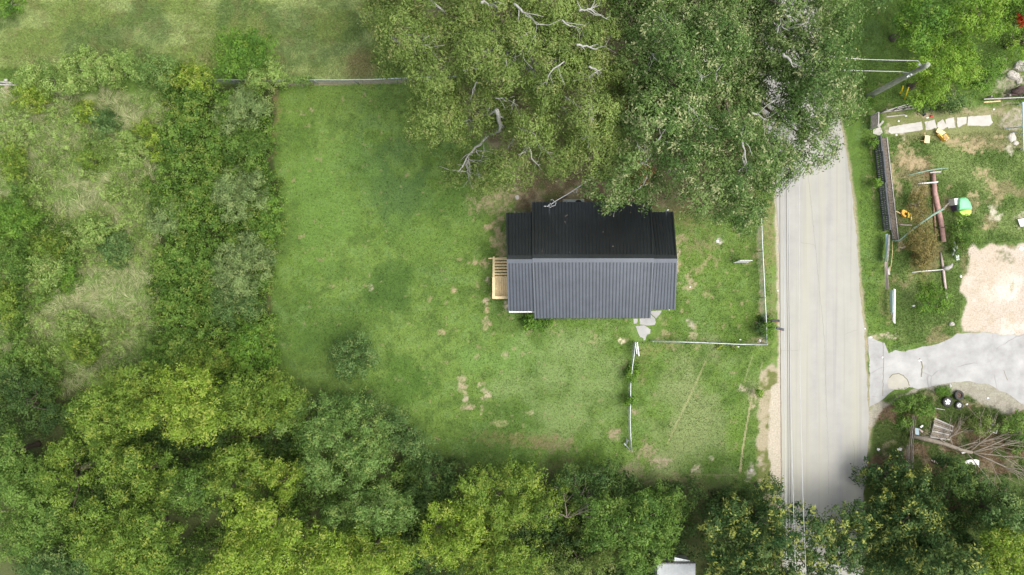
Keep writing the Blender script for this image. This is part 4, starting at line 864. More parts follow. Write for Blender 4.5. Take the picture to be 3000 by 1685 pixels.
tag(b.build('orange_toy', M_orange, bevel=.01), 'orange plastic frame under the tan child seat by the path', 'toy')
t = empty('orange_toy', P(2648, 626), 'orange plastic toy digger lying right of the plank platform', 'toy')
b = MB(); b.prism([tuple(P(x, y, .3)[:2]) for x, y in [(2643, 616), (2648, 614), (2658, 619), (2657, 624), (2651, 621), (2649, 628), (2655, 632), (2653, 637), (2645, 632), (2641, 624)]], .05, .32); b.build('body', M_orange, t, bevel=.01)
for pts in ([(2660, 622), (2664, 623), (2664, 638), (2660, 638)], [(2667, 625), (2670, 627), (2672, 640), (2669, 646)]): b = MB(); b.prism([tuple(P(x, y, .2)[:2]) for x, y in pts], .05, .22); b.build('loose_track', M_yellow, t)
b = MB(); b.bar(P(2625, 619, .1), P(2643, 628, .2), .07, .05); b.build('handle', M_tan, t)
# toddler play house: green domed roof, lime canopy, white and purple side
t = empty('play_house', P(2822, 606), 'green and lime plastic play house with a white and purple side in the yard', 'play house')
def dome(name, pts, z0, z1, m, ox=0, oy=0):
    cx_ = sum(p[0] for p in pts) / len(pts); cy_ = sum(p[1] for p in pts) / len(pts); b = MB(); vs = []; rings = 5; n = len(pts)
    for r in range(rings):
        s_ = math.cos(r / (rings - 1) * math.pi / 2 * .86); z = z0 + (z1 - z0) * math.sin(r / (rings - 1) * math.pi / 2)
        for x, y in pts: vs.append(P(cx_ + (x - cx_) * (s_ ** .6 if r else 1), cy_ + (y - cy_) * (s_ ** .6 if r else 1), z))
    base = [Vector((v.x, v.y, .02)) for v in vs[:n]]; vs = base + vs; fs = [(r * n + i, r * n + (i + 1) % n, (r + 1) * n + (i + 1) % n, (r + 1) * n + i) for r in range(rings) for i in range(n)] + [tuple(rings * n + i for i in range(n))]
    fs = [tuple(reversed(f)) for f in fs]; b.add(vs, fs); return b.build(name, m, t)
dome('roof', [(2808, 582), (2814, 579), (2828, 578), (2836, 583), (2843, 594), (2848, 608), (2846, 614), (2832, 615), (2808, 616), (2807, 600)], .8, 1.1, M_green)
dome('awning', [(2808, 618), (2820, 616), (2834, 612), (2846, 614), (2846, 624), (2840, 631), (2828, 633), (2816, 630), (2810, 624)], .6, .8, M_lime)
b = MB(); b.prism([tuple(P(x, y, .85)[:2]) for x, y in [(2796, 581), (2808, 581), (2807, 600), (2798, 600)]], .02, .85); b.build('side_panel', M_white, t)
b = MB(); b.prism([tuple(P(x, y, .6)[:2]) for x, y in [(2798, 601), (2807, 601), (2808, 618), (2802, 616)]], .02, .6); b.build('lower_panel', M_purple, t)
# crumpled sheet
b = MB(); pts = [(2794, 707), (2798, 706), (2799, 716), (2805, 718), (2806, 735), (2811, 750), (2811, 762), (2803, 763), (2797, 757), (2795, 749), (2789, 748), (2789, 738), (2791, 733), (2789, 728), (2793, 722)]
cx_, cy_ = 2800, 738; vs = [P(x, y, .05 + .1 * random.random()) for x, y in pts] + [P(lerp(cx_, x, .55), lerp(cy_, y, .55), .15 + .2 * random.random()) for x, y in pts] + [P(cx_, cy_, .3)]; n = len(pts)
b.add(vs, [((i + 1) % n, i, n + i, n + (i + 1) % n) for i in range(n)] + [(n + (i + 1) % n, n + i, 2 * n) for i in range(n)]); tag(b.build('plastic_sheet', M_tarp), 'crumpled white plastic sheet left of the bare sand patch', 'plastic sheet')
# pieces at the right edge
b = MB(); b.bar(P(2997, 300, 1.6), P(3000, 440, 1.6), .09, .09); b.bar(P(2945, 376, .1), P(2997, 372, 1.6), .07, .07); b.bar(P(2968, 387, .1), P(2998, 395, 1.6), .05, .05); b.bar(P(2997, 300, 1.6), P(2985, 306, .0), .07, .07); b.bar(P(3000, 440, 1.6), P(2990, 437, .0), .07, .07); b.bar(P(2998, 372, 1.6), P(3050, 372, 1.6), .07, .07)
tag(b.build('swing_frame', M_blue), 'pale blue tubular swing frame at the right edge of the yard', 'swing frame')
board('panel', 'white panel at the right edge above the sand patch', 'panel', [(2982, 643), (3010, 638), (3010, 662), (2990, 664)], .2, .04, M_white)
def rock(label, cx, cy, rx, ry, hgt, m=M_rock, name='rock', group=None, cat='rock', seed=0):
    rg = random.Random(seed * 13 + int(cx)); b = MB(); n = 11; vs = []; c = P(cx, cy); rx /= PPM; ry /= PPM; rad = [rg.uniform(.78, 1.15) for _ in range(n)]
    for r in range(4):
        s_ = (1, .92, .62, .25)[r]; z = (0, .55, .9, 1.0)[r] * hgt
        for i in range(n): a = 2 * math.pi * i / n; j = rad[i] * s_ * rg.uniform(.93, 1.07); vs.append((c.x + rx * j * math.cos(a), c.y + ry * j * math.sin(a), z * rg.uniform(.85, 1.1)))
    b.add(vs, [(r * n + i, r * n + (i + 1) % n, (r + 1) * n + (i + 1) % n, (r + 1) * n + i) for r in range(3) for i in range(n)] + [tuple(3 * n + i for i in range(n))]); return tag(b.build(name, m), label, cat, group)
G_ = 'pale boulders by the north east bushes'
rock('largest pale boulder at the right edge near the top bushes', 2992, 196, 26, 17, .4, group=G_)
rock('pale boulder left of the largest one below the top bushes', 2966, 222, 19, 15, .35, group=G_)
rock('small pale boulder below the other two at the right edge', 2984, 238, 11, 11, .25, group=G_)
rock('flat pale stone below the pale blue swing frame', 2964, 402, 13, 17, .12); rock('pale stone touching the flat stone by the swing frame', 2976, 420, 9, 8, .12)
rock('pale lump on the grass below the walkway east of the driveway verge', 2786, 949, 9, 7, .25); rock('pale stone on the driveway left of the tyres', 2784, 1130, 4.5, 4.5, .12, M_white)
rock('white stone at the driveway mouth', 2694, 1056, 5, 3, .08, M_white); rock('white stone near the road on the driveway', 2585, 1047, 3, 3, .06, M_white)
G_ = 'white litter scattered in the yard'
for i, (x, y, rx, ry, lab) in enumerate(((2654, 340, 4, 3, 'white scrap of litter just north of the garden path'), (2632, 355, 4, 3, 'white scrap of litter on the grass beside the slatted gate'), (2625, 396, 5, 3, 'white scrap of litter below the west end of the path'), (2716, 345, 5, 3, 'white scrap of litter by the red cloth'), (2874, 257, 6, 3, 'white scrap of litter below the round bright tree'),
        (2911, 321, 4, 3, 'white scrap of litter north of the east end of the path'), (2676, 896, 5, 3, 'white scrap of litter right of the long white board'), (2814, 810, 4, 5, 'white scrap of litter at the left rim of the sand patch'), (2992, 728, 8, 6, 'white block at the right rim of the sand patch'), (2533, 963, 3, 3, 'pale blue scrap of litter at the road corner'),
        (2550, 988, 6, 2.5, 'white scrap of litter at the driveway corner'), (2573, 1317, 5, 4, 'white lump of litter in the grass near the lower road edge'), (2636, 1316, 8, 5, 'white lump of litter just above the yellow tipped tree'), (2705, 677, 3, 4, 'white scrap of litter beside the long leaning pole'), (2893, 1166, 5, 3, 'white scrap of litter on the gravel right of the tyres'), (2832, 1184, 4, 3, 'white scrap of litter beside the smallest tyre'))):
    rock(lab, x, y, rx, ry, .08, M_white, 'litter', G_, 'litter', i)
G_ = 'pale litter on the lawn east of the house'
for i, (x, y, rx, ry, lab) in enumerate(((2102, 707, 5, 5, 'white scrap of litter under the oak edge above the yard sign'), (2021, 841, 3, 3, 'white scrap of litter on the lawn beside the right house wall'), (2168, 995, 4, 2, 'white scrap of litter above the south wire fence'), (2162, 1016, 4, 2, 'white scrap of litter below the south wire fence'), (2226, 998, 4, 5, 'white scrap of litter in the fence corner'), (2278, 852, 2.5, 2.5, 'white scrap of litter between the roadside fence and road'), (2200, 1378, 6, 6, 'pale lump near the south east corner of the lower lawn'), (1515, 578, 6, 7, 'pale stone in the bare soil behind the house'))):
    rock(lab, x, y, rx, ry, .07, M_white if i < 6 else M_rock, 'litter', G_, 'litter', i + 40)
rock('red cloth bundle on the ground north of the garden path', 2728, 341, 5, 4, .12, M_red, 'cloth_bundle', None, 'cloth'); rock('dark rubber bag left of the red cloth bundle', 2706, 334, 7, 7, .15, M_black, 'bag', None, 'bag')
# leaf-green scraps near the corner: metal rails, pipe, broken pallet, triangle sheet, box
def rails(label, pts, n, sp, z, m):
    t = empty('metal_rails', P(*pts[0]), label, 'metal rails', 'metal rails stacked on the corner bed')
    for i in range(n):
        b = MB(); b.bar(P(pts[0][0] + i * sp, pts[0][1], z), P(pts[1][0] + i * sp, pts[1][1], z), .045, .05); b.build('rail', M_grey if i % 2 else M_brownpl, t)
    for f in (.03, .97): a = P(lerp(pts[0][0], pts[1][0], f) - 1, lerp(pts[0][1], pts[1][1], f), z - .03); c = P(lerp(pts[0][0], pts[1][0], f) + (n - 1) * sp + 1, lerp(pts[0][1], pts[1][1], f), z - .03); b = MB(); b.bar(a, c, .05, .03); b.build('cross_bar', M_grey, t)
rails('short pair of metal rails, northern end of the stack', [(2673, 1219), (2664, 1304)], 3, 5.2, .75, M_galv)
rails('long set of metal rails, southern end of the stack', [(2657, 1304), (2656, 1372)], 4, 6.0, .6, M_galv)
stick('pipe', 'thin bent rusty and white pipe lying above the metal rails', 'pipe', [(2654, 1187, .1), (2680, 1186, .2), (2705, 1189, .25), (2740, 1196, .25), (2768, 1201, .15)], [.025, .03, .035, .035, .02], M_greyl)
bp_ = empty('broken_pallet', P(2760, 1262), 'broken weathered pallet lying under the fallen tree', 'pallet')
u0, u1, v0, v1 = P(2737, 1223, .18), P(2797, 1250, .18), P(2724, 1284, .18), P(2790, 1292, .18)
for i in range(10):
    t0, t1 = i / 10, (i + random.uniform(.68, .9)) / 10; l0 = random.uniform(0, .05); l1 = random.uniform(.82, 1.0); b = MB()
    f = lambda s_, t_: u0.lerp(u1, s_).lerp(v0.lerp(v1, s_), t_); v = [f(l0, t0), f(l1, t0), f(l1, t1), f(l0, t1)]
    b.add(v + [x - Vector((0, 0, .025)) for x in v], [(0, 3, 2, 1)[::-1], (4, 5, 6, 7)[::-1], (0, 1, 5, 4), (1, 2, 6, 5), (2, 3, 7, 6), (3, 0, 4, 7)]); b.build('board', M_dead if i % 3 else M_greyl, bp_)
for s_ in (.05, .5, .92): b = MB(); b.bar(f(s_, 0) - Vector((0, 0, .08)), f(s_, 1) - Vector((0, 0, .08)), .05, .1); b.build('bearer', M_grey, bp_)
board('metal_sheet', 'pointed blue white metal sheet right of the metal rails', 'metal sheet', [(2681, 1254), (2692, 1256), (2693, 1275), (2685, 1285), (2682, 1272)], [.3, .35, .2, .1, .2], .02, M_blue)
board('plank', 'short pink board beside the pointed metal sheet', 'plank', [(2694, 1255), (2706, 1265), (2702, 1268), (2692, 1259)], .2, .03, M_pink)
board('plank', 'small white board above the pointed metal sheet', 'plank', [(2695, 1251), (2702, 1245), (2706, 1248), (2699, 1254)], .2, .03, M_white)
t = empty('wire_crate', P(2911, 1256), 'open white framed crate among the fallen branches', 'crate'); zc = .4
b = MB(); cs = [(2908, 1244), (2924, 1250), (2919, 1270), (2899, 1262)]
for i in range(4):
    for z in (.05, zc): b.bar(P(*cs[i], z), P(*cs[(i + 1) % 4], z), .045, .045)
    q = P(*cs[i], zc); b.bar(Vector((q.x, q.y, 0)), q, .05, .05)
b.build('frame', M_white, t); b = MB(); b.prism([tuple(P(x, y, .05)[:2]) for x, y in cs], .03, .07); b.build('bottom', M_grey, t)
board('plastic_sheet', 'torn white sheet under the dark tree in the corner', 'plastic sheet', [(2826, 1352), (2840, 1347), (2860, 1346), (2869, 1350), (2868, 1368), (2860, 1362), (2845, 1360), (2832, 1364)], .3, .02, M_white)
board('plank', 'whitish plank beneath the fallen tree trunk', 'plank', [(2816, 1326), (2838, 1320), (2841, 1323), (2820, 1330)], .1, .03, M_white)
board('plank', 'grey board under the dark tree left of the torn sheet', 'plank', [(2728, 1348), (2740, 1348), (2752, 1356), (2746, 1360), (2736, 1356)], .2, .03, M_pink)
# wheels
def wheel(label, cx, cy, R, mr, spokes, tilt=(0, 0), z=.12, group='old wheels dumped by the driveway'):
    t = empty('old_wheel', P(cx, cy), label, 'wheel', group); M = Matrix.Rotation(tilt[0], 3, 'X') @ Matrix.Rotation(tilt[1], 3, 'Y'); c = P(cx, cy, z + .02); w = .11; ri = R * .58
    b = MB(); b.lathe([(ri, -w * .7), (R * .8, -w), (R * .97, -w * .7), (R, 0), (R * .97, w * .7), (R * .9, w), (R * .74, w * 1.02), (ri, w * .72), (ri, -w * .7)], c, 32, M); b.build('tyre', M_rubber, t, True)
    b = MB(); b.lathe([(ri, w * .7), (ri * .93, w * .78), (ri * .86, w * .3), (ri * .86, 0), (ri * .45, w * .25), (ri * .34, w * .45), (0.001, w * .45)], c, 32, M) if not spokes else None
    if spokes:
        b.lathe([(ri, w * .7), (ri * .95, w * .8), (ri * .84, w * .5), (ri * .84, -w * .1), (ri * .80, -w * .1)], c, 32, M); b.lathe([(ri * .42, 0), (ri * .4, w * .5), (.001, w * .55)], c, 20, M)
        for i in range(spokes): a = 2 * math.pi * i / spokes + .3; b.bar(c + M @ Vector((ri * .3 * math.cos(a), ri * .3 * math.sin(a), w * .35)), c + M @ Vector((ri * .9 * math.cos(a), ri * .9 * math.sin(a), w * .45)), R * (.17 if spokes > 5 else .2), .04, up=M @ Vector((0, 0, 1)))
    b.build('rim', mr, t)
    b = MB(); b.lathe([(R * .13, w * .5), (R * .13, w * .62), (R * .05, w * .62), (.001, w * .5)], c, 14, M); b.build('hub', M_fan, t)
    b = MB(); b.lathe([(ri * .85, -.02), (.001, -.02)], c, 24, M); b.build('wheel_back', M_fan, t)
wheel('largest old wheel with a pale steel rim, left of the three', 2775, 1177, .355, M_alloy, 5, (.05, .05))
wheel('old wheel with a rusty brown rim, top of the three', 2809, 1158, .345, M_rrim, 0, (-.12, .1), .16)
wheel('smallest old wheel with a bright white rim, lowest of the three', 2809, 1187, .27, M_white, 6, (.05, -.05), .1)
# shed at the bottom edge
t = empty('shed', P(1990, 1680), 'white tin roofed shed half under the trees at the bottom edge', 'shed')
b = MB(); xa, xb = P(1925, 0, 2.2).x, P(2036, 0, 2.2).x; y0, y1 = P(0, 1652, 2.3).y, P(0, 1780, 2.1).y; n = 24
for i in range(n): w = (xb - xa) / n; b.box((xa + (i + .5) * w, (y0 + y1) / 2, 2.3 + (.012 if i % 2 else 0)), (w * (1.001 if i % 2 else 1.0), y0 - y1, .05))
b.build('roof', M_shed, t)
b = MB(); b.box(((xa + xb) / 2 , y0 + .03, 2.25), (xb - xa, .1, .16)); b.build('fascia', M_black, t)
b = MB(); b.box(((xa + xb) / 2, (y0 + y1) / 2, 1.1), (xb - xa - .3, y0 - y1 - .3, 2.2)); b.build('wall', M_wall, t)
b = MB(); b.bar(P(1975, 1641, 2.1), P(2020, 1651, 2.1), .4, .04); b.build('porch_roof', M_galv, t)

# ------------------------------------------------------------ trees
OAK_G = 'large oaks over the house and road'
polyA = [(1060, -140), (1078, 60), (1085, 150), (1150, 225), (1205, 250), (1198, 320), (1245, 378), (1330, 352), (1400, 352), (1440, 370), (1470, 430), (1440, 480), (1430, 525), (1480, 535), (1560, 525), (1640, 530), (1735, 535), (1800, 480), (1850, 330), (1850, 100), (1880, -140)]
tA, LA, _ = tree('huge olive green oak with bare pale branches north west of the house', 'tree', polyA, 7.0, 15.0, 250, 1.25, (.165, .06), 'olive', OAK_G, 1.35, 11, .12, base=(1490, 190), trunk_r=.42, zfork=5, nl=34, bark=M_pale, wob=2.2, inset=.26, space=1.20, drop=(1.8, 3.4), squash=1.0, fuzz=.34, tuft=.30, tv=.17)
polyA2 = [(1292, 498), (1330, 478), (1372, 468), (1420, 480), (1436, 520), (1430, 550), (1400, 558), (1350, 556), (1300, 566)]
crown(tA, polyA2, 5.0, 7.5, 60, .7, (.16, .06), 'olive', 1.1, 12, 0, name='lower_crown', lower=False)
polyB = [(1835, -140), (1830, 100), (1815, 250), (1785, 380), (1765, 500), (1775, 555), (1835, 598), (1862, 602), (1890, 590), (1925, 575), (1960, 575), (1995, 590), (2050, 592), (2100, 650), (2160, 684), (2215, 672), (2238, 600), (2262, 548), (2310, 520), (2350, 492), (2400, 470), (2400, 430), (2408, 402), (2445, 395), (2440, 365), (2400, 330), (2310, 300), (2240, 250), (2190, 130), (2170, -140)]
tB, LB, _ = tree('huge dark green oak overhanging the house roof and the road', 'tree', polyB, 6.0, 14.5, 250, 1.25, (.165, .08), 'oak', OAK_G, 1.3, 13, 0, base=(2080, 260), trunk_r=.45, zfork=5, nl=34, wob=2.2, inset=.2, space=1.15, drop=(1.8, 3.4), squash=1.0, fuzz=.34, tuft=.31, tv=.17)
crown(tB, [(2080, 590), (2120, 560), (2190, 560), (2235, 590), (2225, 650), (2170, 688), (2110, 660)], 5.0, 7.0, 60, .75, (.165, .08), 'oak', 1.1, 14, 0, name='lower_crown', lower=False, space=.95, fuzz=.4)
polyC = [(2160, -140), (2185, 20), (2200, 150), (2245, 240), (2330, 310), (2420, 335), (2445, 340), (2460, 280), (2495, 225), (2508, 150), (2480, 90), (2525, 35), (2570, 25), (2600, -140)]
tC, LC, _ = tree('tall open oak whose gaps show the road at the top edge', 'tree', polyC, 6.5, 13.5, 160, 1.05, (.165, .08), 'oak', OAK_G, 1.2, 15, .36, base=(2150, 40), trunk_r=.38, zfork=5, nl=24, lower=False, wob=1.8, inset=.2, space=1.1, tuft=.34, tv=.15, fuzz=.4)
def bare(parent, poly, zb, zt, D, lines, m, seed=0, up=.75):
    rg = random.Random(seed)
    for pts, r in lines:
        x = np.array([p[0] for p in pts], float); y = np.array([p[1] for p in pts], float)
        z = dome_z(x, y, poly, zb, zt, D) + up; z = np.maximum(z, zb + .2) ; n = len(pts)
        q = [P(a, b_, c) for a, b_, c in zip(x, y, z)]; b = MB(); rad = [r * (1 - .8 * i / (n - 1)) for i in range(n)]
        qq = []; rr = []
        for i in range(n - 1):
            for j in range(3): t = j / 3; v = q[i].lerp(q[i + 1], t); qq.append(v + Vector((rg.uniform(-.05, .05), rg.uniform(-.05, .05), rg.uniform(-.05, .05)))); rr.append(lerp(rad[i], rad[i + 1], t))
        qq.append(q[-1]); rr.append(rad[-1]); b.tube(qq, rr, 6)
        for k in range(int(len(qq) * .5) + 1):
            i = rg.randrange(1, len(qq)); d = (qq[i] - qq[i - 1]).normalized(); a = rg.choice((-1, 1)) * rg.uniform(.5, 1.1); dd = Matrix.Rotation(a, 3, 'Z') @ d; L = rg.uniform(.4, 1.3)
            m1 = qq[i] + dd * L * .5 + Vector((0, 0, rg.uniform(-.05, .15))); e = m1 + (Matrix.Rotation(rg.uniform(-.6, .6), 3, 'Z') @ dd) * L * .5; b.tube([qq[i], m1, e], [rr[i] * .55, rr[i] * .4, .008], 5)
        b.build('bare_branch', m, parent, True)
LNA = [([(1456, 322), (1466, 365), (1464, 384), (1431, 396), (1404, 423), (1373, 454), (1353, 489), (1342, 503)], .13), ([(1428, 394), (1427, 342), (1435, 311)], .055), ([(1456, 325), (1427, 338), (1390, 334)], .07), ([(1393, 438), (1398, 450), (1404, 458)], .05), ([(1373, 464), (1388, 473), (1406, 482)], .04), ([(1371, 468), (1367, 482), (1378, 510)], .05), ([(1348, 502), (1364, 504), (1378, 512)], .03),
       ([(1512, 375), (1540, 384), (1567, 392), (1571, 412), (1586, 443)], .055), ([(1528, 400), (1551, 431), (1559, 462), (1584, 495)], .075), ([(1512, 400), (1496, 418), (1482, 442)], .05), ([(1734, 307), (1732, 342), (1730, 388), (1722, 408)], .085), ([(1745, 318), (1730, 322), (1711, 333)], .045), ([(1728, 388), (1734, 410)], .03),
       ([(1254, 152), (1229, 149), (1206, 171), (1202, 186), (1175, 192)], .065), ([(1171, 101), (1190, 116), (1215, 126)], .06), ([(1219, 116), (1225, 130), (1237, 144)], .04), ([(1256, 106), (1242, 115), (1236, 124)], .04), ([(1152, 113), (1168, 126), (1184, 136)], .05), ([(1242, 132), (1268, 140)], .05),
       ([(1698, 29), (1718, 27), (1757, 15)], .06), ([(1720, 27), (1746, 39), (1786, 58)], .06), ([(1555, 91), (1540, 103), (1524, 161)], .055), ([(1540, 103), (1510, 116)], .04), ([(1690, 133), (1718, 136), (1745, 144), (1772, 136)], .065), ([(1726, 196), (1750, 206), (1763, 214)], .06), ([(1750, 206), (1738, 216), (1726, 229)], .035),
       ([(1358, 204), (1388, 200), (1430, 202), (1470, 202)], .05), ([(1482, 175), (1486, 200), (1489, 233)], .05), ([(1508, 13), (1525, 27), (1544, 46), (1575, 70), (1606, 74)], .08), ([(1645, 60), (1670, 75), (1700, 84)], .05), ([(1270, 365), (1278, 325), (1284, 310)], .035), ([(1233, 275), (1250, 280), (1261, 287)], .045), ([(1450, 287), (1470, 290), (1488, 297)], .045), ([(1505, 290), (1506, 300), (1500, 312)], .035), ([(1360, 353), (1378, 352), (1398, 348)], .05), ([(1410, 8), (1420, 4), (1434, 18)], .09), ([(1395, 240), (1388, 262), (1376, 292)], .045), ([(1650, 180), (1610, 215), (1600, 250)], .04), ([(1500, 470), (1505, 490), (1516, 494)], .035), ([(1820, 575), (1795, 590)], .03)]
bare(tA, polyA, 7.0, 15.0, 250, LNA, M_pale, 3, .62)
LNB = [([(2024, 580 - 95), (2000, 487 - 0), (1985, 480), (1975, 470)], .02), ([(1871, 228), (1890, 212), (1908, 200)], .09), ([(1947, 70), (1932, 54), (1925, 50)], .05), ([(1912, 116), (1930, 120), (1952, 85)], .05), ([(1892, 150), (1912, 160), (1928, 158)], .05), ([(1912, 160), (1932, 185), (1952, 190), (1965, 170)], .035), ([(1870, 486), (1890, 476), (1898, 465), (1908, 448)], .07), ([(1920, 423), (1938, 400), (1952, 376)], .07), ([(1836, 340), (1842, 360), (1846, 372)], .03),
       ([(2178, 370), (2178, 425), (2184, 474), (2202, 496), (2176, 490)], .06), ([(2178, 474), (2190, 494)], .04), ([(2058, 240), (2056, 220), (2046, 236)], .03), ([(1895, 510), (1888, 540), (1870, 555)], .045), ([(2060, 175), (2068, 180), (2072, 170)], .03), ([(1966, 480), (1970, 505)], .04), ([(2010, 300), (2030, 320), (2046, 350)], .04), ([(2120, 180), (2100, 210), (2095, 240)], .04), ([(2205, 332), (2225, 340), (2240, 352)], .07)]
bare(tB, polyB, 6.0, 14.5, 250, LNB, M_pale, 5, .5)
LNC = [([(2195, 30), (2150, 58), (2125, 70)], .16), ([(2145, 88), (2180, 96), (2212, 100)], .14), ([(2295, 160), (2312, 175), (2325, 197)], .10), ([(2275, 95), (2285, 70), (2290, 45)], .05), ([(2290, 78), (2310, 90)], .04), ([(2380, 235), (2395, 262), (2410, 280)], .045), ([(2360, 262), (2366, 280), (2376, 288)], .04), ([(2230, 315), (2236, 300), (2245, 280)], .04)]
bare(tC, polyC, 6.5, 13.5, 160, LNC, M_pale, 6, .1)
for i, (par, poly, z, p_) in enumerate(((tA, ell(1240, 98, 26, 22, 3), 11.2, 'rust'), (tB, ell(1890, 497, 16, 12, 4), 10.3, 'rust'), (tB, ell(1870, 524, 12, 9, 4), 9.3, 'rust'), (tB, ell(1838, 335, 11, 9, 4), 11.2, 'rust'))):
    crown(par, poly, z, z + .6, 20, .35, (.16, .08), p_, .35, 70 + i, 0, name='dead_leaves', lower=False)

